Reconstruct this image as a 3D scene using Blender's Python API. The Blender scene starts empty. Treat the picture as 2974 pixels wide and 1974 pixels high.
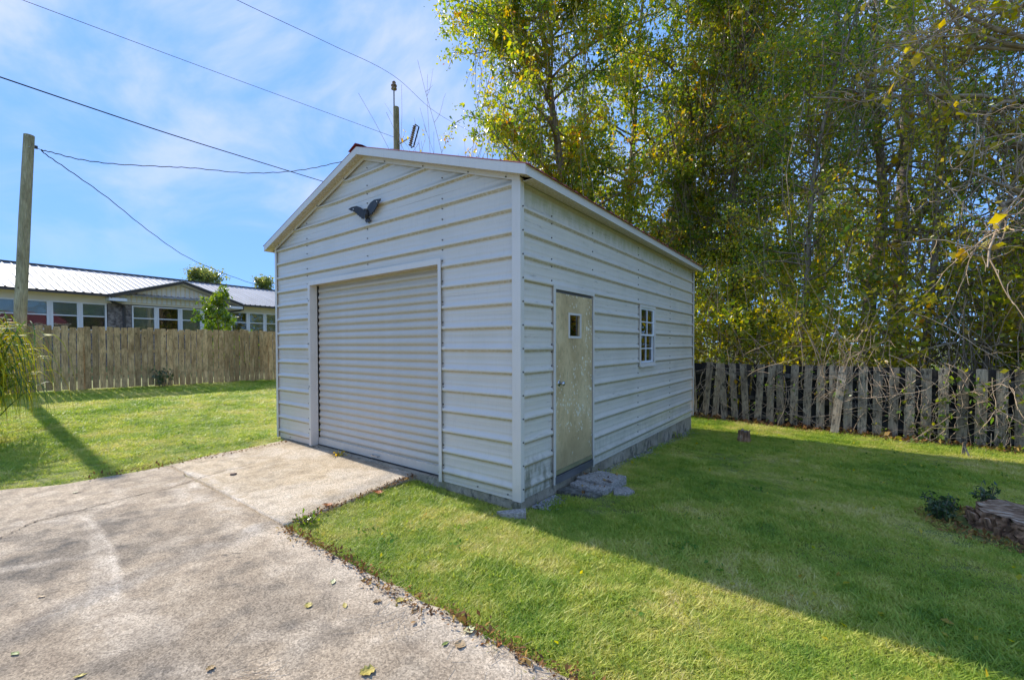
import bpy, math, random
import numpy as np
from mathutils import Vector, Matrix

S = bpy.context.scene
COL = S.collection
rad = math.radians
random.seed(7)
RNG = np.random.default_rng(11)

# ------------------------------------------------------------------ camera
cam = bpy.data.cameras.new('camera')
camo = bpy.data.objects.new('camera', cam)
COL.objects.link(camo)
cam.sensor_width = 36.0
cam.lens = 15.023
cam.shift_y = 37.91 / 2974
cam.clip_start = 0.05
cam.clip_end = 3000
yaw, pitch, roll = -0.6442, 0.019, -0.0022
CP = Vector((2.4285, -3.3638, 1.5241))
fw = Vector((math.sin(yaw) * math.cos(pitch), math.cos(yaw) * math.cos(pitch), -math.sin(pitch)))
rt = Vector((math.cos(yaw), -math.sin(yaw), 0))
up = rt.cross(fw)
R2 = rt * math.cos(roll) + up * math.sin(roll)
U2 = up * math.cos(roll) - rt * math.sin(roll)
M = Matrix((R2, U2, -fw)).transposed().to_4x4()
M.translation = CP
camo.matrix_world = M
S.camera = camo

# ------------------------------------------------------------------ light
SUN_EL, SUN_AZ = rad(34), rad(-1.7)
ld = Vector((math.cos(SUN_EL) * math.cos(SUN_AZ), math.cos(SUN_EL) * math.sin(SUN_AZ), -math.sin(SUN_EL)))
sun = bpy.data.lights.new('sun', 'SUN')
sun.energy = 2.0
sun.angle = rad(0.6)
sun.color = (1.0, 0.93, 0.82)
suno = bpy.data.objects.new('sun', sun)
COL.objects.link(suno)
suno.location = (-20, 0, 20)
suno.rotation_euler = ld.to_track_quat('-Z', 'Y').to_euler()

W = bpy.data.worlds.new('World')
S.world = W
W.use_nodes = True
nt = W.node_tree
nt.nodes.clear()
def N(nt, t, **kw):
    n = nt.nodes.new(t)
    for k, v in kw.items():
        setattr(n, k, v)
    return n
def L(nt, a, b):
    nt.links.new(a, b)
wo = N(nt, 'ShaderNodeOutputWorld')
bg = N(nt, 'ShaderNodeBackground')
sky = N(nt, 'ShaderNodeTexSky', sky_type='NISHITA')
sky.sun_disc = False
sky.sun_elevation = SUN_EL
sky.sun_rotation = math.atan2(-ld.x, -ld.y)
sky.air_density = 0.5
sky.dust_density = 0.0
sky.ozone_density = 2.5
sky.altitude = 0
bg.inputs[1].default_value = 0.15
# thin high clouds: noise on the direction projected to a high plane
tc = N(nt, 'ShaderNodeTexCoord')
sep = N(nt, 'ShaderNodeSeparateXYZ')
L(nt, tc.outputs['Generated'], sep.inputs[0])
zz = N(nt, 'ShaderNodeMath', operation='ADD'); zz.inputs[1].default_value = 0.18
zm = N(nt, 'ShaderNodeMath', operation='MAXIMUM'); zm.inputs[1].default_value = 0.02
L(nt, sep.outputs[2], zm.inputs[0]); L(nt, zm.outputs[0], zz.inputs[0])
dx = N(nt, 'ShaderNodeMath', operation='DIVIDE'); L(nt, sep.outputs[0], dx.inputs[0]); L(nt, zz.outputs[0], dx.inputs[1])
dy = N(nt, 'ShaderNodeMath', operation='DIVIDE'); L(nt, sep.outputs[1], dy.inputs[0]); L(nt, zz.outputs[0], dy.inputs[1])
cv = N(nt, 'ShaderNodeCombineXYZ'); L(nt, dx.outputs[0], cv.inputs[0]); L(nt, dy.outputs[0], cv.inputs[1])
mp = N(nt, 'ShaderNodeMapping'); mp.inputs['Rotation'].default_value = (0, 0, rad(35)); mp.inputs['Scale'].default_value = (1.0, 1.5, 1); mp.inputs['Location'].default_value = (3.1, 0.4, 0)
L(nt, cv.outputs[0], mp.inputs[0])
n1 = N(nt, 'ShaderNodeTexNoise'); n1.inputs['Scale'].default_value = 1.3; n1.inputs['Detail'].default_value = 7; n1.inputs['Roughness'].default_value = 0.55; n1.inputs['Distortion'].default_value = 0.5
L(nt, mp.outputs[0], n1.inputs['Vector'])
n2 = N(nt, 'ShaderNodeTexNoise'); n2.inputs['Scale'].default_value = 0.8; n2.inputs['Detail'].default_value = 2
L(nt, cv.outputs[0], n2.inputs['Vector'])
mm = N(nt, 'ShaderNodeMath', operation='MULTIPLY'); L(nt, n1.outputs[0], mm.inputs[0]); L(nt, n2.outputs[0], mm.inputs[1])
mr = N(nt, 'ShaderNodeMapRange'); mr.inputs[1].default_value = 0.205; mr.inputs[2].default_value = 0.42; mr.inputs[3].default_value = 0; mr.inputs[4].default_value = 0.85
mr.interpolation_type = 'SMOOTHSTEP'
L(nt, mm.outputs[0], mr.inputs[0])
blue = N(nt, 'ShaderNodeMix', data_type='RGBA'); blue.inputs[0].default_value = 0.92
L(nt, sky.outputs[0], blue.inputs[6]); blue.inputs[7].default_value = (0.45, 1.0, 2.2, 1)   # even azure of the photograph's sky
mx = N(nt, 'ShaderNodeMix', data_type='RGBA')
elv = N(nt, 'ShaderNodeMapRange'); elv.inputs[1].default_value = 0.08; elv.inputs[2].default_value = 0.45
L(nt, sep.outputs[2], elv.inputs[0])
cl = N(nt, 'ShaderNodeMath', operation='MULTIPLY'); L(nt, mr.outputs[0], cl.inputs[0]); L(nt, elv.outputs[0], cl.inputs[1])
L(nt, cl.outputs[0], mx.inputs[0]); L(nt, blue.outputs[2], mx.inputs[6]); mx.inputs[7].default_value = (1.75, 1.8, 2.4, 1)
L(nt, mx.outputs[2], bg.inputs[0])
L(nt, bg.outputs[0], wo.inputs[0])

S.view_settings.view_transform = 'Standard'
S.view_settings.look = 'None'
S.view_settings.gamma = 1
S.view_settings.exposure = 1.8
S.cycles.max_bounces = 12
S.cycles.diffuse_bounces = 7
S.cycles.transparent_max_bounces = 8
S.cycles.use_denoising = True

# ------------------------------------------------------------------ materials
def new_mat(name):
    m = bpy.data.materials.new(name)
    m.use_nodes = True
    t = m.node_tree
    t.nodes.clear()
    out = N(t, 'ShaderNodeOutputMaterial')
    p = N(t, 'ShaderNodeBsdfPrincipled')
    L(t, p.outputs[0], out.inputs[0])
    return m, t, p, out
def ramp(t, src, stops, interp='LINEAR'):
    r = N(t, 'ShaderNodeValToRGB')
    r.color_ramp.interpolation = interp
    e = r.color_ramp.elements
    while len(e) < len(stops):
        e.new(0.5)
    for i, (pos, c) in enumerate(stops):
        e[i].position = pos
        e[i].color = (c[0], c[1], c[2], 1) if hasattr(c, '__len__') else (c, c, c, 1)
    L(t, src, r.inputs[0])
    return r.outputs[0]
def coords(t, scale=(1, 1, 1), rnd=True, kind='Object'):
    c = N(t, 'ShaderNodeTexCoord')
    src = c.outputs[kind]
    if rnd:
        oi = N(t, 'ShaderNodeObjectInfo')
        ml = N(t, 'ShaderNodeMath', operation='MULTIPLY'); ml.inputs[1].default_value = 57.0
        L(t, oi.outputs['Random'], ml.inputs[0])
        ad = N(t, 'ShaderNodeVectorMath', operation='ADD')
        L(t, src, ad.inputs[0]); L(t, ml.outputs[0], ad.inputs[1])
        src = ad.outputs[0]
    m = N(t, 'ShaderNodeMapping')
    m.inputs['Scale'].default_value = scale
    L(t, src, m.inputs[0])
    return m.outputs[0]
def noise(t, vec, scale, detail=4, rough=0.55, dist=0):
    n = N(t, 'ShaderNodeTexNoise')
    n.inputs['Scale'].default_value = scale
    n.inputs['Detail'].default_value = detail
    n.inputs['Roughness'].default_value = rough
    n.inputs['Distortion'].default_value = dist
    L(t, vec, n.inputs['Vector'])
    return n.outputs[0]
def mix(t, fac, a, b, mode='MIX'):
    m = N(t, 'ShaderNodeMix', data_type='RGBA', blend_type=mode)
    for s, i in ((fac, 0), (a, 6), (b, 7)):
        if hasattr(s, 'is_linked') or hasattr(s, 'links'):
            L(t, s, m.inputs[i])
        elif i == 0:
            m.inputs[0].default_value = s
        else:
            m.inputs[i].default_value = (s[0], s[1], s[2], 1)
    return m.outputs[2]
def math_(t, op, a, b=None, clamp=False):
    m = N(t, 'ShaderNodeMath', operation=op)
    m.use_clamp = clamp
    for i, s in enumerate((a, b)):
        if s is None:
            continue
        if isinstance(s, (int, float)):
            m.inputs[i].default_value = s
        else:
            L(t, s, m.inputs[i])
    return m.outputs[0]
def maprange(t, v, a, b, c=0.0, d=1.0):
    m = N(t, 'ShaderNodeMapRange')
    m.interpolation_type = 'SMOOTHSTEP'
    L(t, v, m.inputs[0])
    for i, x in zip((1, 2, 3, 4), (a, b, c, d)):
        m.inputs[i].default_value = x
    return m.outputs[0]
def bump(t, p, h, strength, dist=0.01):
    b = N(t, 'ShaderNodeBump')
    b.inputs['Strength'].default_value = strength
    b.inputs['Distance'].default_value = dist
    L(t, h, b.inputs['Height'])
    L(t, b.outputs[0], p.inputs['Normal'])
def simple(name, stops, scale=8, stretch=(1, 1, 1), rough=0.7, bmp=0.2, detail=5, metal=0.0, spec=0.4, dist=0.005):
    m, t, p, o = new_mat(name)
    v = coords(t, stretch)
    n = noise(t, v, scale, detail)
    L(t, ramp(t, n, stops), p.inputs['Base Color'])
    p.inputs['Roughness'].default_value = rough
    p.inputs['Metallic'].default_value = metal
    p.inputs['Specular IOR Level'].default_value = spec
    if bmp:
        bump(t, p, n, bmp, dist)
    return m
def wood(name, cols, moss=None, scale=6, mossamt=0.5):
    """vertical grained weathered board, grain along local z"""
    m, t, p, o = new_mat(name)
    v = coords(t, (1, 1, 0.06))
    g = noise(t, v, 70, 5, 0.6, 0.6)
    v2 = coords(t, (1, 1, 0.35))
    b = noise(t, v2, scale, 4, 0.6)
    c = ramp(t, b, [(0.3, cols[0]), (0.55, cols[1]), (0.75, cols[2])])
    c = mix(t, 1.0, c, ramp(t, g, [(0.3, 0.45), (0.6, 1.0)]), 'MULTIPLY')
    kv = coords(t, (1, 1, 0.6))
    k = N(t, 'ShaderNodeTexVoronoi'); k.inputs['Scale'].default_value = 4.5
    L(t, kv, k.inputs['Vector'])
    c = mix(t, maprange(t, k.outputs['Distance'], 0.05, 0.11, 0.75, 0.0), c, (0.05, 0.03, 0.015))
    oi = N(t, 'ShaderNodeObjectInfo')
    c = mix(t, 1.0, c, ramp(t, oi.outputs['Random'], [(0, 0.62), (1, 1.25)]), 'MULTIPLY')
    if moss:
        mn = noise(t, coords(t, (1, 1, 0.5)), 13, 7, 0.75)
        c = mix(t, maprange(t, mn, 0.49, 0.62, 0, mossamt), c, moss)
    L(t, c, p.inputs['Base Color'])
    p.inputs['Roughness'].default_value = 0.85
    p.inputs['Specular IOR Level'].default_value = 0.2
    bump(t, p, g, 0.5, 0.004)
    return m
def leafmat(name, stops, transl=0.52, rough=0.33, nscale=0.6, nw=0.4, spec=0.6):
    m, t, p, o = new_mat(name)
    gi = N(t, 'ShaderNodeNewGeometry')
    n = noise(t, coords(t, rnd=False), nscale, 3)
    n = maprange(t, n, 0.3, 0.7)
    f = math_(t, 'ADD', math_(t, 'MULTIPLY', gi.outputs['Random Per Island'], 1 - nw), math_(t, 'MULTIPLY', n, nw))
    c = ramp(t, f, stops)
    L(t, c, p.inputs['Base Color'])
    p.inputs['Roughness'].default_value = rough
    p.inputs['Specular IOR Level'].default_value = spec
    tr = N(t, 'ShaderNodeBsdfTranslucent')
    hs = N(t, 'ShaderNodeHueSaturation'); hs.inputs['Value'].default_value = 1.8; hs.inputs['Saturation'].default_value = 1.15
    L(t, c, hs.inputs['Color']); L(t, hs.outputs[0], tr.inputs[0])
    ms = N(t, 'ShaderNodeMixShader'); ms.inputs[0].default_value = transl
    L(t, p.outputs[0], ms.inputs[1]); L(t, tr.outputs[0], ms.inputs[2]); L(t, ms.outputs[0], o.inputs[0])
    return m

def siding_mat(name, base, dirt=0.25, side=False, rough=0.27):
    m, t, p, o = new_mat(name)
    v = coords(t, (1, 1, 1), rnd=False)
    st = noise(t, coords(t, (6, 6, 0.5), rnd=False), 7, 5, 0.7)
    bl = noise(t, v, 1.3, 4)
    fine = noise(t, coords(t, (1, 1, 3), rnd=False), 60, 3)
    c = mix(t, maprange(t, st, 0.5, 0.75, 0, 0.35), base, [x * 0.78 for x in base])
    c = mix(t, maprange(t, bl, 0.45, 0.7, 0, dirt), c, (0.50, 0.47, 0.38))
    c = mix(t, maprange(t, fine, 0.66, 0.74, 0, 0.3), c, (0.25, 0.23, 0.2))
    sp = N(t, 'ShaderNodeSeparateXYZ')
    L(t, v, sp.inputs[0])
    low = math_(t, 'ADD', sp.outputs[2], math_(t, 'MULTIPLY', noise(t, v, 5, 5, 0.7), 0.5))
    if side:
        # black-green mildew near the ground at the front, green film under the eave
        f1 = maprange(t, low, 0.42, 0.72, 0.85, 0.0)
        f2 = maprange(t, sp.outputs[1], 0.6, 2.2, 1.0, 0.25)
        sb = noise(t, coords(t, (1, 1, 0.4), rnd=False), 11, 6, 0.62)
        f = math_(t, 'MULTIPLY', math_(t, 'MULTIPLY', f1, f2), maprange(t, sb, 0.36, 0.66, 0.2, 0.95))
        c = mix(t, f, c, (0.17, 0.16, 0.10))
        hi = maprange(t, math_(t, 'ADD', sp.outputs[2], math_(t, 'MULTIPLY', sb, 0.35)), 3.0, 3.25, 0.0, 0.75)
        c = mix(t, hi, c, (0.36, 0.34, 0.17))
        ws = noise(t, coords(t, (1, 0.25, 2.2), rnd=False), 2.6, 6, 0.75)
        c = mix(t, maprange(t, ws, 0.52, 0.75, 0, 0.45), c, (0.30, 0.30, 0.22))
        sm = noise(t, coords(t, (1, 0.15, 1.2), rnd=False), 22, 4, 0.7)
        c = mix(t, maprange(t, sm, 0.60, 0.70, 0, 0.4), c, (0.16, 0.15, 0.13))
    else:
        c = mix(t, maprange(t, low, 0.25, 0.5, 0.30, 0.0), c, (0.40, 0.36, 0.28))
    # warm bounced light under the ribs, painted brown on the down-facing sheet
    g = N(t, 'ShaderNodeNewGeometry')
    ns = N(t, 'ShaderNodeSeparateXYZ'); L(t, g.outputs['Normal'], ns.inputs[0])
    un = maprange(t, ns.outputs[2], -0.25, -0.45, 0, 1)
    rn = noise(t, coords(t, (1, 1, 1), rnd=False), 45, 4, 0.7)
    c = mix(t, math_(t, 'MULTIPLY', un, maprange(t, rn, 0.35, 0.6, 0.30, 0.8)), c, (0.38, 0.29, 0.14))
    L(t, c, p.inputs['Base Color'])
    p.inputs['Roughness'].default_value = rough
    p.inputs['Specular IOR Level'].default_value = 0.5
    wv_ = noise(t, coords(t, (1, 1, 1.6), rnd=False), 2.3, 3)
    bump(t, p, math_(t, 'ADD', math_(t, 'MULTIPLY', st, 0.12), wv_), 0.22, 0.03)
    return m

MT = {}
MT['siding'] = siding_mat('white_ribbed_sheet', (0.655, 0.605, 0.525))
MT['siding_side'] = siding_mat('mildewed_ribbed_sheet', (0.72, 0.655, 0.555), side=True)
MT['trim'] = siding_mat('white_trim', (0.70, 0.65, 0.575), dirt=0.18)
MT['door_slat'] = siding_mat('white_curtain', (0.62, 0.57, 0.485), dirt=0.3, rough=0.36)
MT['screw'] = simple('dark_screw', [(0, (0.05, 0.05, 0.05)), (1, (0.11, 0.1, 0.09))], bmp=0)
MT['roof_red'] = simple('red_roof_paint', [(0.3, (0.22, 0.03, 0.035)), (0.7, (0.30, 0.06, 0.06))], scale=3, rough=0.4, bmp=0.05)
MT['black'] = simple('black_metal', [(0.3, (0.015, 0.015, 0.016)), (0.7, (0.04, 0.035, 0.03))], scale=20, rough=0.5)
MT['steel'] = simple('steel', [(0, (0.45, 0.45, 0.46)), (1, (0.6, 0.6, 0.6))], metal=0.9, rough=0.25, bmp=0)
MT['galv'] = simple('galvanised', [(0.3, (0.35, 0.36, 0.38)), (0.7, (0.5, 0.5, 0.5))], scale=12, metal=0.6, rough=0.45, bmp=0.05)
MT['threshold'] = simple('threshold_metal', [(0.3, (0.10, 0.10, 0.11)), (0.7, (0.2, 0.2, 0.2))], scale=8, stretch=(1, 0.2, 1), metal=0.4, rough=0.5)
MT['sweep'] = simple('door_sweep', [(0.3, (0.16, 0.15, 0.07)), (0.7, (0.27, 0.25, 0.13))], scale=12, stretch=(1, 0.3, 1))

def foundation_mat():
    m, t, p, o = new_mat('stained_concrete')
    v = coords(t, rnd=False)
    a = noise(t, v, 3, 6, 0.65)
    b = noise(t, v, 70, 3)
    c = ramp(t, a, [(0.3, (0.23, 0.19, 0.13)), (0.5, (0.41, 0.345, 0.25)), (0.7, (0.53, 0.46, 0.35))])
    c = mix(t, 1.0, c, ramp(t, b, [(0.3, 0.7), (0.7, 1.05)]), 'MULTIPLY')
    s = noise(t, coords(t, (1.5, 1.5, 0.8), rnd=False), 4, 7, 0.72)
    c = mix(t, maprange(t, s, 0.5, 0.62, 0, 0.75), c, (0.06, 0.058, 0.045))
    gr = noise(t, v, 2.2, 3)
    c = mix(t, maprange(t, gr, 0.5, 0.7, 0, 0.45), c, (0.20, 0.20, 0.09))
    L(t, c, p.inputs['Base Color'])
    p.inputs['Roughness'].default_value = 0.9
    bump(t, p, b, 0.3, 0.004)
    return m
MT['foundation'] = foundation_mat()

def door_mat():
    m, t, p, o = new_mat('mildewed_door_paint')
    v = coords(t, rnd=False)
    a = noise(t, coords(t, (1, 1, 0.7), rnd=False), 2.5, 5, 0.6)
    c = ramp(t, a, [(0.3, (0.47, 0.33, 0.155)), (0.55, (0.67, 0.50, 0.26)), (0.75, (0.76, 0.60, 0.34))])
    f = noise(t, coords(t, (1, 1, 0.4), rnd=False), 30, 6, 0.75)
    c = mix(t, maprange(t, f, 0.48, 0.66, 0, 0.45), c, (0.22, 0.17, 0.08))
    k = N(t, 'ShaderNodeTexVoronoi'); k.inputs['Scale'].default_value = 22; k.inputs['Randomness'].default_value = 1
    dv = N(t, 'ShaderNodeVectorMath', operation='ADD')
    dn = N(t, 'ShaderNodeTexNoise'); dn.inputs['Scale'].default_value = 30
    L(t, v, dn.inputs['Vector'])
    ds = N(t, 'ShaderNodeVectorMath', operation='SCALE'); ds.inputs['Scale'].default_value = 0.03
    L(t, dn.outputs['Color'], ds.inputs[0]); L(t, coords(t, (0, 1, 0.75), rnd=False), dv.inputs[0]); L(t, ds.outputs[0], dv.inputs[1])
    L(t, dv.outputs[0], k.inputs['Vector'])
    ks = N(t, 'ShaderNodeSeparateColor'); L(t, k.outputs['Color'], ks.inputs[0])
    size = math_(t, 'MULTIPLY', ks.outputs[0], 0.55)
    clus = maprange(t, noise(t, coords(t, (1, 1, 0.6), rnd=False), 3.1, 2), 0.40, 0.56)
    size = math_(t, 'MULTIPLY', size, clus)
    spot = maprange(t, math_(t, 'SUBTRACT', k.outputs['Distance'], size), -0.05, 0.03, 1, 0)
    c = mix(t, math_(t, 'MULTIPLY', spot, 0.95), c, (0.82, 0.77, 0.60))
    sp = N(t, 'ShaderNodeSeparateXYZ'); L(t, v, sp.inputs[0])
    lo = maprange(t, math_(t, 'ADD', sp.outputs[2], math_(t, 'MULTIPLY', f, 0.6)), 0.45, 0.9, 0.5, 0)
    c = mix(t, lo, c, (0.26, 0.21, 0.11))
    L(t, c, p.inputs['Base Color'])
    p.inputs['Roughness'].default_value = 0.55
    bump(t, p, f, 0.1, 0.003)
    return m
MT['door'] = door_mat()

def glass_mat(name, tint=(0.9, 0.95, 0.93), refl=0.16):
    m, t, p, o = new_mat(name)
    t.nodes.remove(p)
    tr = N(t, 'ShaderNodeBsdfTransparent'); tr.inputs[0].default_value = (*tint, 1)
    gl = N(t, 'ShaderNodeBsdfGlossy'); gl.inputs['Roughness'].default_value = 0.02
    fr = N(t, 'ShaderNodeFresnel'); fr.inputs[0].default_value = 1.55
    f = math_(t, 'ADD', fr.outputs[0], refl, True)
    wv = noise(t, coords(t), 2.0, 2)
    b = N(t, 'ShaderNodeBump'); b.inputs['Strength'].default_value = 0.03; b.inputs['Distance'].default_value = 0.05
    L(t, wv, b.inputs['Height']); L(t, b.outputs[0], gl.inputs['Normal'])
    ms = N(t, 'ShaderNodeMixShader'); L(t, f, ms.inputs[0]); L(t, tr.outputs[0], ms.inputs[1]); L(t, gl.outputs[0], ms.inputs[2])
    L(t, ms.outputs[0], o.inputs[0])
    return m
MT['glass'] = glass_mat('window_glass')
MT['glass_house'] = glass_mat('house_glass', refl=0.02)
MT['dark_in'] = simple('dark_interior', [(0, (0.02, 0.02, 0.02)), (1, (0.04, 0.035, 0.03))], bmp=0)

def concrete_mat(name, warm):
    m, t, p, o = new_mat(name)
    v = coords(t, rnd=False)
    big = noise(t, v, 0.9, 5, 0.6)
    mid = noise(t, v, 5, 6, 0.7, 0.4)
    fine = noise(t, v, 150, 2)
    agg = N(t, 'ShaderNodeTexVoronoi'); agg.inputs['Scale'].default_value = 110
    L(t, v, agg.inputs['Vector'])
    if warm:
        c = ramp(t, mid, [(0.25, (0.39, 0.295, 0.18)), (0.5, (0.54, 0.425, 0.28)), (0.75, (0.64, 0.53, 0.38))])
    else:
        c = ramp(t, mid, [(0.25, (0.29, 0.218, 0.145)), (0.5, (0.45, 0.352, 0.24)), (0.75, (0.58, 0.47, 0.335))])
    c = mix(t, 1.0, c, ramp(t, big, [(0.3, 0.78), (0.7, 1.12)]), 'MULTIPLY')
    at = N(t, 'ShaderNodeAttribute'); at.attribute_name = 'wear'
    sc = N(t, 'ShaderNodeSeparateColor'); L(t, at.outputs['Color'], sc.inputs[0])
    c = mix(t, math_(t, 'MULTIPLY', sc.outputs[1], ramp(t, mid, [(0.3, 1.0), (0.7, 0.55)]), True), c, (0.085, 0.078, 0.068))
    c = mix(t, math_(t, 'MULTIPLY', sc.outputs[0], ramp(t, mid, [(0.3, 0.5), (0.65, 1.0)]), True), c, (0.66, 0.565, 0.44))
    agc = N(t, 'ShaderNodeSeparateColor'); L(t, agg.outputs['Color'], agc.inputs[0])
    c = mix(t, 1.0, c, ramp(t, agc.outputs[0], [(0, 0.62), (0.5, 0.98), (1, 1.30)]), 'MULTIPLY')
    c = mix(t, 1.0, c, ramp(t, fine, [(0.3, 0.75), (0.7, 1.2)]), 'MULTIPLY')
    L(t, c, p.inputs['Base Color'])
    p.inputs['Roughness'].default_value = 0.92
    p.inputs['Specular IOR Level'].default_value = 0.2
    h = math_(t, 'ADD', math_(t, 'MULTIPLY', agc.outputs[0], 0.6), mid)
    bump(t, p, h, 0.45, 0.006)
    return m
MT['concrete'] = concrete_mat('driveway_concrete', False)
MT['concrete_warm'] = concrete_mat('apron_concrete', True)
MT['dirt'] = simple('dark_dirt', [(0.3, (0.05, 0.038, 0.025)), (0.7, (0.12, 0.09, 0.06))], scale=40, rough=0.95)
def lawn_soil():
    m, t, p, o = new_mat('lawn_soil')
    v = coords(t, rnd=False)
    a = noise(t, v, 0.8, 5)
    b = noise(t, v, 30, 5, 0.7)
    c = ramp(t, a, [(0.3, (0.13, 0.16, 0.03)), (0.55, (0.21, 0.23, 0.05)), (0.75, (0.28, 0.26, 0.09))])
    c = mix(t, 1.0, c, ramp(t, b, [(0.3, 0.5), (0.7, 1.3)]), 'MULTIPLY')
    L(t, c, p.inputs['Base Color']); p.inputs['Roughness'].default_value = 0.95
    bump(t, p, b, 0.8, 0.02)
    return m
MT['soil'] = lawn_soil()
def grass_mat():
    m, t, p, o = new_mat('grass_blade')
    gi = N(t, 'ShaderNodeNewGeometry')
    oi = N(t, 'ShaderNodeObjectInfo')
    ps = N(t, 'ShaderNodeMapping'); L(t, gi.outputs['Position'], ps.inputs[0])
    a = maprange(t, noise(t, ps.outputs[0], 0.75, 5, 0.6), 0.3, 0.7)
    a2 = maprange(t, noise(t, ps.outputs[0], 4.5, 3, 0.6), 0.3, 0.7)
    f = math_(t, 'ADD', math_(t, 'MULTIPLY', a, 0.44), math_(t, 'MULTIPLY', a2, 0.26))
    f = math_(t, 'ADD', f, math_(t, 'MULTIPLY', gi.outputs['Random Per Island'], 0.32))
    c = ramp(t, f, [(0.12, (0.14, 0.25, 0.03)), (0.34, (0.27, 0.37, 0.05)), (0.54, (0.41, 0.46, 0.08)), (0.70, (0.53, 0.51, 0.13)), (0.90, (0.66, 0.58, 0.28))])
    L(t, c, p.inputs['Base Color'])
    p.inputs['Roughness'].default_value = 0.5
    p.inputs['Specular IOR Level'].default_value = 0.3
    tr = N(t, 'ShaderNodeBsdfTranslucent')
    hs = N(t, 'ShaderNodeHueSaturation'); hs.inputs['Value'].default_value = 1.6; hs.inputs['Saturation'].default_value = 1.1
    L(t, c, hs.inputs['Color']); L(t, hs.outputs[0], tr.inputs[0])
    ms = N(t, 'ShaderNodeMixShader'); ms.inputs[0].default_value = 0.4
    L(t, p.outputs[0], ms.inputs[1]); L(t, tr.outputs[0], ms.inputs[2]); L(t, ms.outputs[0], o.inputs[0])
    return m
MT['grass'] = grass_mat()
MT['picket'] = wood('weathered_picket', [(0.42, 0.265, 0.12), (0.66, 0.46, 0.225), (0.77, 0.58, 0.32)], (0.17, 0.135, 0.055), mossamt=0.55)
MT['greyboard'] = wood('mouldy_grey_board', [(0.27, 0.20, 0.13), (0.52, 0.41, 0.275), (0.66, 0.54, 0.38)], (0.05, 0.043, 0.033), mossamt=0.85)
MT['shadeboard'] = wood('shade_black_board', [(0.03, 0.027, 0.022), (0.05, 0.045, 0.036), (0.08, 0.07, 0.06)], (0.015, 0.013, 0.01))  # black colour stands in for the shade in the gaps between front boards
MT['blackrail'] = wood('dark_rail', [(0.06, 0.05, 0.04), (0.11, 0.095, 0.075), (0.17, 0.15, 0.12)], (0.03, 0.025, 0.02))
MT['pole'] = wood('pole_wood', [(0.24, 0.20, 0.11), (0.38, 0.33, 0.20), (0.48, 0.42, 0.27)], (0.24, 0.24, 0.10), mossamt=0.35)
MT['bark'] = simple('bark', [(0.3, (0.12, 0.088, 0.058)), (0.55, (0.27, 0.205, 0.14)), (0.75, (0.44, 0.36, 0.27))], scale=14, stretch=(1, 1, 0.25), rough=0.95, bmp=0.8, dist=0.02)
MT['pinebark'] = simple('pine_bark', [(0.3, (0.07, 0.05, 0.04)), (0.5, (0.17, 0.13, 0.11)), (0.72, (0.30, 0.25, 0.22))], scale=11, stretch=(1, 1, 0.35), rough=0.95, bmp=0.9, dist=0.03)
MT['twig'] = simple('dry_twig', [(0.3, (0.24, 0.17, 0.11)), (0.7, (0.50, 0.39, 0.28))], scale=6, rough=0.9, bmp=0)
MT['whitetwig'] = simple('bare_twig', [(0.3, (0.33, 0.23, 0.145)), (0.7, (0.60, 0.46, 0.32))], scale=4, rough=0.85, bmp=0)
MT['wire'] = simple('wire_sheath', [(0, (0.012, 0.014, 0.016)), (1, (0.03, 0.03, 0.03))], bmp=0)
MT['stump'] = simple('rotten_stump', [(0.28, (0.03, 0.018, 0.012)), (0.42, (0.16, 0.085, 0.045)), (0.56, (0.36, 0.20, 0.105)), (0.72, (0.52, 0.40, 0.29))], scale=16, stretch=(1, 1, 0.4), rough=0.95, bmp=1.0, dist=0.03, detail=8)
MT['cutwood'] = simple('weathered_cut_wood', [(0.3, (0.06, 0.04, 0.03)), (0.5, (0.24, 0.16, 0.11)), (0.7, (0.46, 0.42, 0.38))], scale=12, stretch=(0.5, 2.0, 1), rough=0.9, bmp=0.7, dist=0.01)
MT['rotwood'] = simple('rotten_top_wood', [(0.3, (0.06, 0.035, 0.02)), (0.48, (0.22, 0.13, 0.075)), (0.6, (0.40, 0.27, 0.17)), (0.72, (0.66, 0.58, 0.48))], scale=14, stretch=(0.45, 2.2, 1), rough=0.95, bmp=1.0, dist=0.02, detail=8)
MT['stone'] = simple('grey_paver', [(0.3, (0.15, 0.135, 0.11)), (0.55, (0.33, 0.30, 0.26)), (0.75, (0.50, 0.46, 0.41))], scale=45, rough=0.95, bmp=0.7, dist=0.006)
MT['darkstone'] = simple('mossy_paver', [(0.3, (0.05, 0.05, 0.038)), (0.55, (0.13, 0.125, 0.10)), (0.75, (0.23, 0.22, 0.18))], scale=18, rough=0.95, bmp=0.7, dist=0.006)
MT['gravel'] = simple('gravel_stone', [(0.3, (0.15, 0.15, 0.15)), (0.7, (0.45, 0.44, 0.42))], scale=30, rough=0.9, bmp=0.3)
MT['cream'] = simple('cream_paint', [(0.3, (0.72, 0.64, 0.49)), (0.7, (0.80, 0.72, 0.58))], scale=2, rough=0.6, bmp=0)
MT['whitepaint'] = simple('white_paint', [(0.3, (0.72, 0.72, 0.72)), (0.7, (0.82, 0.82, 0.82))], scale=2, rough=0.5, bmp=0)
MT['gutter'] = simple('dark_gutter', [(0, (0.045, 0.038, 0.036)), (1, (0.075, 0.065, 0.06))], rough=0.45, bmp=0)
MT['roof_metal'] = simple('galvanised_roof', [(0.3, (0.34, 0.33, 0.32)), (0.7, (0.48, 0.47, 0.46))], scale=1.2, stretch=(1, 0.2, 1), rough=0.6, bmp=0, metal=0.1)
MT['blind'] = None
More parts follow.
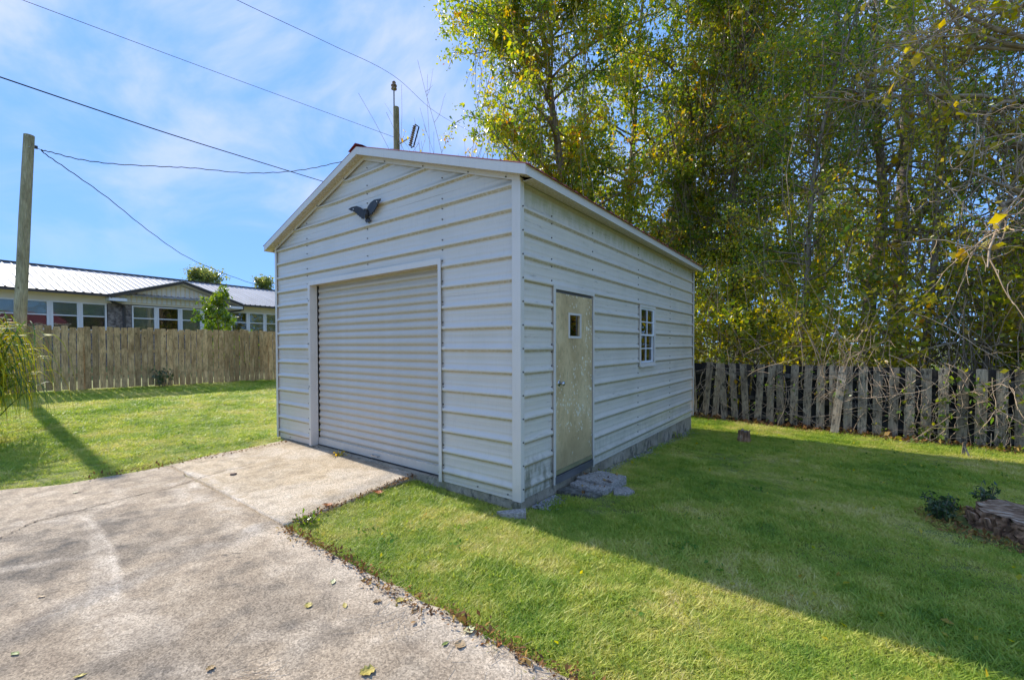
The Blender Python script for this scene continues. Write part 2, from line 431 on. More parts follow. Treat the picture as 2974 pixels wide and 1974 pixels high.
def blind_mat():
    m, t, p, o = new_mat('window_blind')
    w = N(t, 'ShaderNodeTexWave', bands_direction='Z'); w.inputs['Scale'].default_value = 7.0
    L(t, coords(t, rnd=False), w.inputs['Vector'])
    L(t, ramp(t, w.outputs[0], [(0.1, (0.10, 0.13, 0.12)), (0.6, (0.33, 0.37, 0.35))]), p.inputs['Base Color'])
    return m
MT['blind'] = blind_mat()
MT['screen'] = simple('reflection_tinted_screen', [(0, (0.085, 0.05, 0.048)), (1, (0.13, 0.075, 0.07))], bmp=0)  # lower-sash screen, with the red-brown reflection put into its colour
def brick_mat():
    m, t, p, o = new_mat('mottled_brick')
    b = N(t, 'ShaderNodeTexBrick')
    b.inputs['Scale'].default_value = 1.0
    b.inputs['Brick Width'].default_value = 0.21
    b.inputs['Row Height'].default_value = 0.075
    b.inputs['Mortar Size'].default_value = 0.008
    b.inputs['Color1'].default_value = (0.07, 0.045, 0.038, 1)
    b.inputs['Color2'].default_value = (0.34, 0.29, 0.25, 1)
    b.inputs['Mortar'].default_value = (0.22, 0.2, 0.18, 1)
    v = coords(t, rnd=False)
    sp = N(t, 'ShaderNodeSeparateXYZ'); L(t, v, sp.inputs[0])
    cb = N(t, 'ShaderNodeCombineXYZ'); L(t, sp.outputs[0], cb.inputs[0]); L(t, sp.outputs[2], cb.inputs[1])
    L(t, cb.outputs[0], b.inputs['Vector'])
    n = noise(t, v, 9, 3)
    L(t, mix(t, 0.6, b.outputs[0], ramp(t, n, [(0.35, (0.045, 0.03, 0.026)), (0.6, (0.30, 0.26, 0.23))])), p.inputs['Base Color'])
    p.inputs['Roughness'].default_value = 0.9
    return m
MT['brick'] = brick_mat()

G_DK, G_MD, G_OL, G_YG, G_YE, G_OR, G_BR = (0.05, 0.11, 0.025), (0.11, 0.19, 0.03), (0.20, 0.26, 0.035), (0.31, 0.33, 0.045), (0.50, 0.41, 0.05), (0.48, 0.20, 0.025), (0.26, 0.16, 0.07)
MT['leaf_green'] = leafmat('vine_leaf_green', [(0.05, G_DK), (0.28, G_MD), (0.45, G_OL), (0.62, G_YG), (0.82, G_YE), (0.93, G_OR), (1.0, G_BR)])
MT['leaf_olive'] = leafmat('olive_leaf', [(0.05, G_DK), (0.22, G_MD), (0.38, G_OL), (0.56, G_YG), (0.78, G_YE), (0.91, G_OR), (1.0, G_BR)])
MT['leaf_gold'] = leafmat('golden_leaf', [(0.0, G_MD), (0.2, G_OL), (0.38, G_YG), (0.6, (0.50, 0.42, 0.04)), (0.8, G_YE), (0.95, G_OR)], transl=0.55)
MT['leaf_yellow'] = leafmat('yellow_vine_leaf', [(0.0, G_YG), (0.3, G_YE), (0.7, (0.5, 0.34, 0.02)), (1.0, (0.4, 0.2, 0.02))], transl=0.45)
MT['leaf_bush'] = leafmat('bright_bush_leaf', [(0.0, (0.05, 0.11, 0.015)), (0.4, (0.12, 0.19, 0.02)), (0.8, (0.22, 0.27, 0.03)), (1, (0.34, 0.33, 0.04))], transl=0.45, rough=0.25)
MT['lawn_weed'] = leafmat('lawn_weed_leaf', [(0.0, (0.06, 0.14, 0.03)), (0.5, (0.13, 0.24, 0.04)), (1, (0.28, 0.34, 0.06))], transl=0.3, rough=0.8, spec=0.1)
MT['leaf_dark'] = leafmat('dark_weed_leaf', [(0.0, (0.02, 0.045, 0.015)), (0.5, (0.05, 0.09, 0.03)), (0.85, (0.12, 0.15, 0.04)), (1, (0.4, 0.3, 0.04))], transl=0.2)
MT['leaf_far'] = leafmat('far_leaf', [(0.0, (0.07, 0.10, 0.035)), (0.5, (0.15, 0.18, 0.05)), (0.85, (0.26, 0.25, 0.06)), (1, (0.36, 0.26, 0.06))], nscale=0.3)
MT['needle'] = leafmat('pine_needle', [(0.0, (0.03, 0.06, 0.03)), (0.5, (0.075, 0.115, 0.055)), (1, (0.16, 0.19, 0.08))], transl=0.25, rough=0.5)
MT['frond'] = leafmat('pampas_blade', [(0.0, (0.03, 0.075, 0.03)), (0.3, (0.07, 0.14, 0.04)), (0.5, (0.24, 0.29, 0.02)), (0.7, (0.46, 0.41, 0.012)), (1.0, (0.50, 0.36, 0.015))], transl=0.28, nscale=2, nw=0.15, rough=0.6, spec=0.2)
MT['litter'] = leafmat('fallen_leaf_litter', [(0.0, (0.06, 0.035, 0.02)), (0.3, (0.15, 0.075, 0.035)), (0.6, (0.28, 0.14, 0.05)), (0.85, (0.40, 0.28, 0.07)), (1, (0.26, 0.26, 0.06))], transl=0.1, rough=0.85, spec=0.1)

# ------------------------------------------------------------------ mesh helpers
class MB:
    def __init__(self):
        self.v, self.f = [], []
    def quadbox(self, o, a, b, c):
        """box from origin o with edge vectors a, b, c"""
        o, a, b, c = map(Vector, (o, a, b, c))
        n = len(self.v)
        for k in range(8):
            p = o + (a if k & 1 else Vector()) + (b if k & 2 else Vector()) + (c if k & 4 else Vector())
            self.v.append(p[:])
        F = [(0, 2, 3, 1), (4, 5, 7, 6), (0, 1, 5, 4), (2, 6, 7, 3), (0, 4, 6, 2), (1, 3, 7, 5)]
        if a.cross(b).dot(c) < 0:
            F = [f[::-1] for f in F]
        self.f += [tuple(n + i for i in f) for f in F]
        return self
    def box(self, x0, x1, y0, y1, z0, z1):
        return self.quadbox((x0, y0, z0), (x1 - x0, 0, 0), (0, y1 - y0, 0), (0, 0, z1 - z0))
    def tube(self, pts, rads, n=8, cap=True):
        pts = [Vector(p) for p in pts]
        if not hasattr(rads, '__len__'):
            rads = [rads] * len(pts)
        b = len(self.v)
        prev = None
        for i, p in enumerate(pts):
            d = (pts[min(i + 1, len(pts) - 1)] - pts[max(i - 1, 0)])
            d = d.normalized() if d.length > 1e-9 else Vector((0, 0, 1))
            ref = Vector((1, 0, 0)) if abs(d.x) < 0.8 else Vector((0, 1, 0))
            u = d.cross(ref).normalized() if prev is None else (prev - d * prev.dot(d)).normalized()
            prev = u
            w = d.cross(u)
            for k in range(n):
                a = 2 * math.pi * k / n
                self.v.append((p + (u * math.cos(a) + w * math.sin(a)) * rads[i])[:])
        for i in range(len(pts) - 1):
            for k in range(n):
                k2 = (k + 1) % n
                self.f.append((b + i * n + k, b + i * n + k2, b + (i + 1) * n + k2, b + (i + 1) * n + k))
        if cap:
            self.f.append(tuple(b + k for k in reversed(range(n))))
            self.f.append(tuple(b + (len(pts) - 1) * n + k for k in range(n)))
        return self
    def prism(self, poly, fn0, fn1):
        """poly of 2d points -> two caps given by mapping functions, with sides"""
        b = len(self.v); n = len(poly)
        self.v += [tuple(fn0(p)) for p in poly] + [tuple(fn1(p)) for p in poly]
        self.f.append(tuple(b + i for i in range(n)))
        self.f.append(tuple(b + n + i for i in reversed(range(n))))
        for i in range(n):
            j = (i + 1) % n
            self.f.append((b + j, b + i, b + n + i, b + n + j))
        return self
    def lathe(self, c, prof, n=12):
        """prof: list of (r, z); axis z through c"""
        return self.tube([(c[0], c[1], c[2] + z) for r, z in prof], [max(r, 1e-4) for r, z in prof], n)
    def mesh(self, name):
        m = bpy.data.meshes.new(name)
        m.from_pydata(self.v, [], self.f)
        m.update()
        return m
    def build(self, name, mat, parent=None, smooth=False, loc=None):
        m = self.mesh(name)
        m.materials.append(mat)
        if smooth:
            m.polygons.foreach_set('use_smooth', [True] * len(m.polygons))
        return link(name, m, parent, loc)
def link(name, data, parent=None, loc=None, rot=None):
    o = bpy.data.objects.new(name, data)
    COL.objects.link(o)
    if parent:
        o.parent = parent
    if loc is not None:
        o.location = loc
    if rot is not None:
        o.rotation_euler = rot
    return o
def tag(o, label=None, cat=None, group=None, kind=None):
    for k, v in (('label', label), ('category', cat), ('group', group), ('kind', kind)):
        if v:
            o[k] = v
    return o
def thing(name, label, cat, loc=(0, 0, 0), rz=0, group=None):
    return tag(link(name, None, None, loc, (0, 0, rz)), label, cat, group)
def npmesh(name, V, F, mat, parent=None, kind=None, smooth=False):
    """V (n,3) float, F (m,k) int with constant k"""
    V = np.asarray(V, np.float32); F = np.asarray(F, np.int32)
    m = bpy.data.meshes.new(name)
    k = F.shape[1]
    m.vertices.add(len(V)); m.vertices.foreach_set('co', V.ravel())
    m.loops.add(F.size); m.loops.foreach_set('vertex_index', F.ravel())
    m.polygons.add(len(F)); m.polygons.foreach_set('loop_start', np.arange(0, F.size, k, dtype=np.int32))
    m.update(calc_edges=True)
    if smooth:
        m.polygons.foreach_set('use_smooth', np.ones(len(F), bool))
    m.materials.append(mat)
    o = link(name, m, parent)
    if kind:
        o['kind'] = kind
    return o
def unit(a):
    return a / (np.linalg.norm(a, axis=-1, keepdims=True) + 1e-9)
def leafgeo(P, size, rng, droop=0.3, width=0.5, flat=0.0, var=0.38):
    """folded two-triangle leaf at every point"""
    n = len(P)
    d = rng.normal(size=(n, 3)); d[:, 2] -= droop * 2; d = unit(d)
    r = rng.normal(size=(n, 3)); r[:, 2] += flat * 4
    s = unit(np.cross(d, r)); nr = np.cross(s, d)
    Ls = (size * np.clip(np.exp(rng.normal(-0.08, var, n)), 0.35, 2.0))[:, None]
    Wd = Ls * width
    v0 = P; v2 = P + d * Ls
    mid = P + d * Ls * 0.5 + nr * Ls * 0.08
    v1 = mid + s * Wd * 0.5; v3 = mid - s * Wd * 0.5
    V = np.stack([v0, v1, v2, v3], 1).reshape(-1, 3)
    i = np.arange(n)[:, None] * 4
    F = np.concatenate([i + np.array([[0, 2, 1]]), i + np.array([[0, 3, 2]])], 0)
    return V, F
def leaves(name, P, size, mat, parent=None, rng=RNG, kind=None, **kw):
    V, F = leafgeo(np.asarray(P, float), size, rng, **kw)
    return npmesh(name, V, F, mat, parent, kind)
def poly_tube_np(pts, rads, n):
    m = MB().tube(pts, rads, n, False)
    return m
def ss(a, b, x):
    t = np.clip((np.asarray(x, float) - a) / (b - a), 0, 1)
    return t * t * (3 - 2 * t)

# ------------------------------------------------------------------ ground height
SHED_W, SHED_L, SHED_H = 4.988, 6.374, 3.1435
def gz(x, y):
    x = np.asarray(x, float); y = np.asarray(y, float)
    left = -0.055 + 0.285 * ss(-5.2, -15.0, x) + 0.35 * ss(-16, -24, x)
    right = -0.065 - 0.055 * ss(-1.2, 0.2, y) * ss(-3.0, -0.2, x) - 0.18 * ss(0.2, 6.6, y)
    k = ss(-5.0, -2.2, x)
    g = left * (1 - k) + right * k
    return g - 0.03 * ss(-1.45, -1.75, y) * ss(-5.0, -4.4, x)
def gzs(x, y):
    return float(gz(x, y))
xs = np.unique(np.concatenate([np.array([-900, -500, -250, -120, -70, -45, -34]), np.arange(-28, 12.01, 0.25), np.array([14, 18, 25, 40, 70, 130, 260, 500, 900])]))
ys = np.unique(np.concatenate([np.array([-900, -500, -250, -120, -70, -40, -25, -15]), np.arange(-9, 16.01, 0.25), np.array([20, 30, 45, 70, 130, 260, 500, 900])]))
X, Y = np.meshgrid(xs, ys)
Z = gz(X, Y)
nx, ny = len(xs), len(ys)
idx = np.arange(nx * ny).reshape(ny, nx)
F = np.stack([idx[:-1, :-1], idx[:-1, 1:], idx[1:, 1:], idx[1:, :-1]], -1).reshape(-1, 4)
npmesh('ground', np.stack([X, Y, Z], -1).reshape(-1, 3), F, MT['soil'], None, 'structure', True)

# ------------------------------------------------------------------ concrete slabs
def vnoise(x, y, s, seed):
    """cheap smooth value noise"""
    r = np.random.default_rng(seed).random((64, 64))
    u = x * s; v = y * s
    i = np.floor(u).astype(int); j = np.floor(v).astype(int)
    fu = u - i; fv = v - j
    fu = fu * fu * (3 - 2 * fu); fv = fv * fv * (3 - 2 * fv)
    g = lambda a, b: r[a % 64, b % 64]
    return (g(i, j) * (1 - fu) + g(i + 1, j) * fu) * (1 - fv) + (g(i, j + 1) * (1 - fu) + g(i + 1, j + 1) * fu) * fv
def fbm(x, y, s, seed):
    return sum(vnoise(x, y, s * 2 ** k, seed + k) * 0.5 ** k for k in range(4)) / 1.875
def segdist(x, y, pts):
    d = np.full(x.shape, 9.0)
    for (ax, ay), (bx, by) in zip(pts[:-1], pts[1:]):
        vx, vy = bx - ax, by - ay
        t = np.clip(((x - ax) * vx + (y - ay) * vy) / (vx * vx + vy * vy), 0, 1)
        d = np.minimum(d, np.hypot(x - ax - t * vx, y - ay - t * vy))
    return d
def slab(name, x0f, x1f, y0, y1, step, mat, topz, wearfn, ragged):
    """x0f/x1f give the side edges as functions of y"""
    yy = np.linspace(y0, y1, max(3, int((y1 - y0) / step)))
    nxs = max(3, int((x1f(np.array([y1]))[0] - x0f(np.array([y1]))[0]) / step))
    tt = np.linspace(0, 1, nxs)
    Yg, Tg = np.meshgrid(yy, tt, indexing='ij')
    Xa, Xb = x0f(Yg), x1f(Yg)
    Xg = Xa + (Xb - Xa) * Tg
    if ragged[1]:
        Yg = Yg + np.where(Yg >= y1 - 1e-6, (fbm(Xg, Xg * 0, 5.0, 3) - 0.5) * ragged[1], 0)
    Zg = topz(Xg, Yg) + (fbm(Xg, Yg, 1.2, 8) - 0.5) * 0.008
    edge = np.minimum.reduce([Tg * (Xb - Xa), (1 - Tg) * (Xb - Xa), y1 - Yg + 0.001])
    Zg = Zg - 0.012 * (1 - ss(0, 0.03, edge))
    ny_, nx_ = Xg.shape
    V = np.stack([Xg, Yg, Zg], -1).reshape(-1, 3)
    ix = np.arange(nx_ * ny_).reshape(ny_, nx_)
    F = np.stack([ix[:-1, :-1], ix[:-1, 1:], ix[1:, 1:], ix[1:, :-1]], -1).reshape(-1, 4)
    ring = np.concatenate([ix[0, :], ix[1:, -1], ix[-1, -2::-1], ix[-2:0:-1, 0]])
    nb = len(V)
    low = V[ring].copy(); low[:, 2] -= 0.12
    V = np.concatenate([V, low])
    k = np.arange(len(ring)); k2 = (k + 1) % len(ring)
    F = np.concatenate([F, np.stack([ring[k2], ring[k], nb + k, nb + k2], -1)])
    o = npmesh(name, V, F, mat, None, 'structure', True)
    a = o.data.color_attributes.new('wear', 'FLOAT_COLOR', 'POINT')
    wr, dk = wearfn(V[:, 0], V[:, 1])
    c = np.zeros((len(V), 4), np.float32); c[:, 0] = np.clip(wr, 0, 1); c[:, 1] = np.clip(dk, 0, 1); c[:, 3] = 1
    a.data.foreach_set('color', c.ravel())
    return o
def drive_wear(x, y):
    n = fbm(x, y, 2.0, 21); n2 = fbm(x, y, 9.0, 31); n3 = fbm(x, y, 4.0, 5)
    w = 0.5 * ss(0.50, 0.0, (-1.62 - y)) * ss(-2.0, -0.6, x) * ss(0.30, 0.55, n + 0.15)      # clean band along the lawn edge
    w = np.maximum(w, 0.6 * ss(0.16, 0.0, np.abs(segdist(x, y, [(-3.61, -1.79), (-3.05, -1.86), (-2.79, -1.87)]))) * ss(0.35, 0.6, n2))
    w = np.maximum(w, 0.28 * ss(0.58, 0.72, n3))
    # tyre arcs scratched into the surface
    for (cx, cy, r, wd) in ((-3.9, -4.55, 2.72, 0.025), (-3.9, -4.55, 2.50, 0.016), (-3.9, -4.55, 2.34, 0.03)):
        d = np.abs(np.hypot(x - cx, (y - cy) * 1.0) - r)
        w = np.maximum(w, 0.0 * d)
    arc = [(-3.06, -2.63), (-2.85, -2.60), (-2.43, -2.60), (-2.09, -2.61), (-1.69, -2.65), (-1.37, -2.69), (-1.11, -2.75), (-0.88, -2.80), (-0.70, -2.85)]
    w = np.maximum(w, 0.55 * ss(0.040, 0.010, segdist(x, y, arc)) * ss(0.05, 0.45, n2))
    arc2 = [(a, b - 0.10) for a, b in arc[3:]]
    w = np.maximum(w, 0.55 * ss(0.05, 0.01, segdist(x, y, arc2)) * ss(0.3, 0.55, n2))
    w = np.maximum(w, 0.75 * ss(0.09, 0.02, segdist(x, y, [(-2.23, -3.2), (-2.06, -2.86)])) * ss(0.3, 0.55, n2))
    w = np.maximum(w, 0.75 * ss(0.12, 0.03, segdist(x, y, [(-3.3, -2.95), (-3.05, -2.64)])) * ss(0.3, 0.55, n2))
    dk = 0.16 * ss(-1.75, -2.1, y) * ss(-4.2, -2.6, x) + 0.55 * ss(0.44, 0.64, fbm(x, y, 0.9, 55)) * ss(-1.75, -2.3, y) * ss(-4.2, -2.0, x) + 0.35 * ss(0.50, 0.66, n2)
    for (cx, cy, r) in ((0.05, -2.12, 0.22), (0.25, -2.55, 0.3), (-0.35, -2.75, 0.45)):
        dk = np.maximum(dk, 0.75 * ss(r, 0.05, np.hypot(x - cx, (y - cy) * 1.6)) * ss(0.25, 0.6, n))
    for (cx, cy, r) in [(-1.02 + 0.22 * a, -2.06 + 0.10 * b, 0.012) for a, b in np.random.default_rng(4).normal(size=(26, 2))]:
        dk = np.maximum(dk, 0.0 + 1.0 * (np.hypot(x - cx, (y - cy) * 1.5) < r))
    w = w * (1 - 0.5 * dk)
    gate = 0.35 + 0.65 * ss(0.30, 0.50, n2)
    for off, wd, st in ((0.0, 0.030, 0.75), (0.14, 0.030, 0.5), (0.25, 0.022, 0.4), (0.36, 0.035, 0.4)):
        a_ = [(px - off * 0.9, py - off * 0.12) for px, py in arc[0 if off == 0 else 2:]]
        w = np.maximum(w, st * ss(wd, wd * 0.3, segdist(x, y, a_)) * gate)
    for cx, cy, r, st in ((-3.30, -1.74, 0.20, 0.8), (-2.75, -1.80, 0.16, 0.55), (-2.2, -1.76, 0.22, 0.6), (-1.6, -1.80, 0.25, 0.7)):
        w = np.maximum(w, st * ss(r, 0.02, np.hypot((x - cx) * 0.6, y - cy)) * ss(0.30, 0.55, n2))
    return w, dk * (1 - 0.6 * w)
def apron_wear_tone(x, y):
    n = fbm(x, y, 2.2, 41); n2 = fbm(x, y, 9.0, 51)
    w = 0.55 * ss(0.50, 0.68, n)
    w = np.maximum(w, 0.95 * ss(0.075, 0.015, segdist(x, y, [(-3.96, -1.60), (-3.78, -1.55), (-3.53, -1.51), (-3.15, -1.53), (-2.66, -1.55), (-2.36, -1.57)])) * ss(0.2, 0.4, n2))
    w = np.maximum(w, 0.6 * ss(0.35, 0.0, y + 1.6) * ss(0.3, 0.55, n2 + 0.1) * ss(-3.6, -2.4, x))
    dk = 0.6 * ss(0.20, 0.0, np.abs(y + 0.03)) + 0.35 * ss(0.55, 0.7, n2) * ss(-0.2, -1.1, y)  # dark band along the foot of the front wall, plus random patches
    for (cx, cy) in ((-2.0, -0.42), (-1.85, -0.62), (-2.15, -0.55)):
        dk = np.maximum(dk, 0.6 * ss(0.16, 0.02, np.hypot(x - cx, (y - cy) * 2.2)) * ss(0.42, 0.6, n2))
    return w * (1 - 0.4 * dk), dk
dl = lambda y: -4.52 - 0.35 * ss(-2.4, -3.2, y) - 0.5 * ss(-3.2, -5, y) + (fbm(y, y * 0, 3.0, 2) - 0.5) * 0.10
dr = lambda y: 5.5 + 0 * y
slab('driveway', dl, dr, -6.5, -1.612, 0.024, MT['concrete'], lambda x, y: -0.04 + 0 * x, drive_wear, (0.05, 0.09))
al = lambda y: -4.72 + 0.15 * ss(-1.0, -1.6, y) + (fbm(y, y * 0, 4.0, 6) - 0.5) * 0.07
ar = lambda y: -1.40 - 0.17 * ss(-1.5, 0.1, y) + (fbm(y, y * 0, 4.0, 9) - 0.5) * 0.08
slab('concrete_apron', al, ar, -1.594, 0.13, 0.024, MT['concrete_warm'], lambda x, y: -0.04 + 0.02 * ss(-0.7, 0.0, y), apron_wear_tone, (0.05, 0.0))

def crack(pts, w, rng):
    """ragged dirt-filled crack lying in the slab"""
    P = [np.array(pts[0], float)]
    for a, b in zip(pts[:-1], pts[1:]):
        a, b = np.array(a, float), np.array(b, float)
        for k in range(1, 9):
            P.append(a + (b - a) * k / 8 + rng.normal(0, 0.008, 2))
    V, F = [], []
    for i, p in enumerate(P):
        d = P[min(i + 1, len(P) - 1)] - P[max(i - 1, 0)]
        nn = np.array([-d[1], d[0]]) / (np.linalg.norm(d) + 1e-9)
        ww = w * rng.uniform(0.4, 1.3)
        for s in (-1, 1):
            q = p + nn * ww * s
            V.append((q[0], q[1], -0.034 if p[1] < -0.6 else -0.016))
        if i:
            F.append((2 * i - 2, 2 * i - 1, 2 * i + 1, 2 * i))
    return V, F
rng = np.random.default_rng(5)
for pts, w in (([(-2.97, -3.11), (-3.18, -2.95), (-3.24, -2.88), (-3.26, -2.71), (-3.31, -2.55), (-3.36, -2.30), (-3.38, -2.10), (-3.37, -1.89), (-3.5, -1.63)], 0.006),
               ([(-3.52, -1.59), (-3.56, -1.52), (-3.63, -1.31), (-3.64, -1.15), (-3.7, -0.9)], 0.005)):
    V, F = crack(pts, w, rng)
    o = npmesh('crack', V, F, MT['dirt'], bpy.data.objects['driveway' if pts[0][1] < -2 else 'concrete_apron'])

# ------------------------------------------------------------------ metal shed
shed = thing('metal_shed', 'white ribbed metal shed with roller door, side door and red roof', 'shed')
RIB = 0.2286
Z0R = SHED_H - 0.055                       # centre of the top full-width rib
CX = -SHED_W / 2
SLOPE = 0.336
def prof():
    """(offset from rib centre, outward depth) over one course"""
    h = RIB / 2
    return [(-h, 0), (-0.082, 0), (-0.075, 0.0018), (-0.068, 0), (-0.031, 0.0), (-0.016, 0.020), (0.011, 0.020), (0.029, 0.0), (0.066, 0), (0.073, 0.0018), (0.080, 0), (h, 0)]
def course(zc, zlo, zhi, lim, axis, mat, rng, name='siding_panel'):
    rows = []
    pr = [(zc + a, b) for a, b in prof()]
    for (za, da), (zb, db) in zip(pr[:-1], pr[1:]):
        lo, hi = max(za, zlo), min(zb, zhi)
        if hi - lo < 1e-5:
            continue
        f = lambda z: da + (db - da) * (z - za) / (zb - za)
        if not rows:
            rows.append((lo, f(lo)))
        rows.append((hi, f(hi)))
    if len(rows) < 2:
        return
    V = []
    off = rng.uniform(-0.0012, 0.0012)
    for z, d in rows:
        a, b = lim(z)
        if b - a < 0.01:
            b = a + 0.01
        for t in (0, 0.25, 0.5, 0.75, 1):
            s = a + (b - a) * t
            w = d + off + 0.0015 * math.sin(s * 2.3 + zc * 7)
            V.append((s, -w, z) if axis == 'x' else (w, s, z))
    F = []
    for i in range(len(rows) - 1):
        for k in range(4):
            q = (i * 5 + k, i * 5 + k + 1, (i + 1) * 5 + k + 1, (i + 1) * 5 + k)
            F.append(q)
    npmesh(name, V, F, mat, shed)
rng = np.random.default_rng(3)
TOPL = lambda x: 3.975 - SLOPE * abs(x - CX)
OX0, OX1, OZ = -3.90, -1.10, 2.455         # roller door opening
k = -4
while True:
    zc = Z0R - k * RIB
    zlo, zhi = max(zc - RIB / 2, -0.0), zc + RIB / 2
    if zhi <= 0.0:
        break
    def gable(z):
        h = min((3.975 - z) / SLOPE, SHED_W / 2 - 0.002)
        return CX - h, CX + h
    if zlo > OZ:
        if zlo < 3.95:
            course(zc, zlo, min(zhi, 3.965), gable, 'x', MT['siding'], rng)
    else:
        course(zc, zlo, zhi, lambda z: (-SHED_W + 0.002, OX0), 'x', MT['siding'], rng)
        course(zc, zlo, zhi, lambda z: (OX1, -0.002), 'x', MT['siding'], rng)
        if zhi > OZ:
            course(zc, OZ, zhi, lambda z: (OX0, OX1), 'x', MT['siding'], rng)
    # side wall
    if zlo < 3.14:
        zt = min(zhi, 3.13)
        D0, D1, DZ = 0.60, 1.545, 2.15
        W0, W1, WA, WB = 3.17, 3.835, 1.21, 2.13
        spans = [(0.002, SHED_L - 0.002)]
        def cut(spans, a, b):
            o = []
            for s, e in spans:
                if e <= a or s >= b:
                    o.append((s, e))
                else:
                    if s < a: o.append((s, a))
                    if e > b: o.append((b, e))
            return o
        zb = sorted({zlo, zt, *[z for z in (DZ, WA, WB) if zlo < z < zt]})
        for za, zb_ in zip(zb[:-1], zb[1:]):
            sp = spans
            mid = (za + zb_) / 2
            if mid < DZ: sp = cut(sp, D0, D1)
            if WA < mid < WB: sp = cut(sp, W0, W1)
            for s, e in sp:
                course(zc, za, zb_, (lambda s, e: lambda z: (s, e))(s, e), 'y', MT['siding_side'], rng)
    k += 1
# rear and far walls, floor, so that the inside is closed
MB().box(-SHED_W, -SHED_W + 0.004, 0.0, SHED_L, 0, 3.12).build('side_wall', MT['siding'], shed)
MB().prism([(-SHED_W, 0), (0, 0), (0, 3.12), (CX, 3.95), (-SHED_W, 3.12)], lambda p: (p[0], SHED_L, p[1]), lambda p: (p[0], SHED_L - 0.004, p[1])).build('rear_wall', MT['siding'], shed)
b = MB()
b.box(-0.06, -0.02, 0.02, D0 - 0.01, 0.02, 3.1).box(-0.06, -0.02, D1 + 0.01, W0 - 0.01, 0.02, 3.1).box(-0.06, -0.02, W1 + 0.01, SHED_L - 0.02, 0.02, 3.1)
b.box(-0.06, -0.02, D0, D1, DZ + 0.01, 3.1).box(-0.06, -0.02, W0, W1, 0.02, WA - 0.01).box(-0.06, -0.02, W0, W1, WB + 0.01, 3.1)
b.box(-SHED_W + 0.02, OX0 - 0.02, 0.02, 0.06, 0.02, 3.1).box(OX1 + 0.02, -0.07, 0.02, 0.06, 0.02, 3.1).box(OX0, OX1, 0.02, 0.06, OZ + 0.02, 3.1)
b.box(-SHED_W + 0.03, -0.07, 0.22, 0.26, 2.5, 3.1)
b.build('inner_lining', MT['dark_in'], shed)
# foundation
MB().box(-SHED_W + 0.015, -0.015, 0.0165, SHED_L - 0.015, -0.65, -0.004).build('foundation', MT['foundation'], shed)
# trims
def angle_trim(name, x, y, sx, sy, z0, z1, wx=0.078, wy=0.034):
    m = MB()
    t = 0.003; o = 0.024
    m.box(min(x + sx * 0, x - sx * wx), max(x, x - sx * wx), min(y + sy * o, y + sy * (o - t)), max(y + sy * o, y + sy * (o - t)), z0, z1)
    return m
m = MB()
m.box(-0.078, 0.026, -0.026, -0.022, -0.006, 3.125)
m.box(0.022, 0.026, -0.022, 0.034, -0.006, 3.125)
m.build('corner_trim', MT['trim'], shed)
m = MB()
m.box(-SHED_W - 0.026, -SHED_W + 0.035, -0.026, -0.022, -0.006, 3.125)
m.box(-SHED_W - 0.026, -SHED_W - 0.022, -0.022, 0.07, -0.006, 3.125)
m.build('corner_trim', MT['trim'], shed)
m = MB()
m.box(0.022, 0.026, SHED_L - 0.05, SHED_L + 0.026, -0.006, 3.1)
m.box(-0.05, 0.022, SHED_L + 0.022, SHED_L + 0.026, -0.006, 3.1)
m.build('corner_trim', MT['trim'], shed)
# base lip
MB().box(OX1 + 0.05, -0.078, -0.006, -0.002, -0.006, 0.012).build('base_trim', MT['trim'], shed)
MB().box(0.002, 0.006, D1 + 0.02, SHED_L - 0.05, -0.006, 0.012).build('base_trim', MT['trim'], shed)
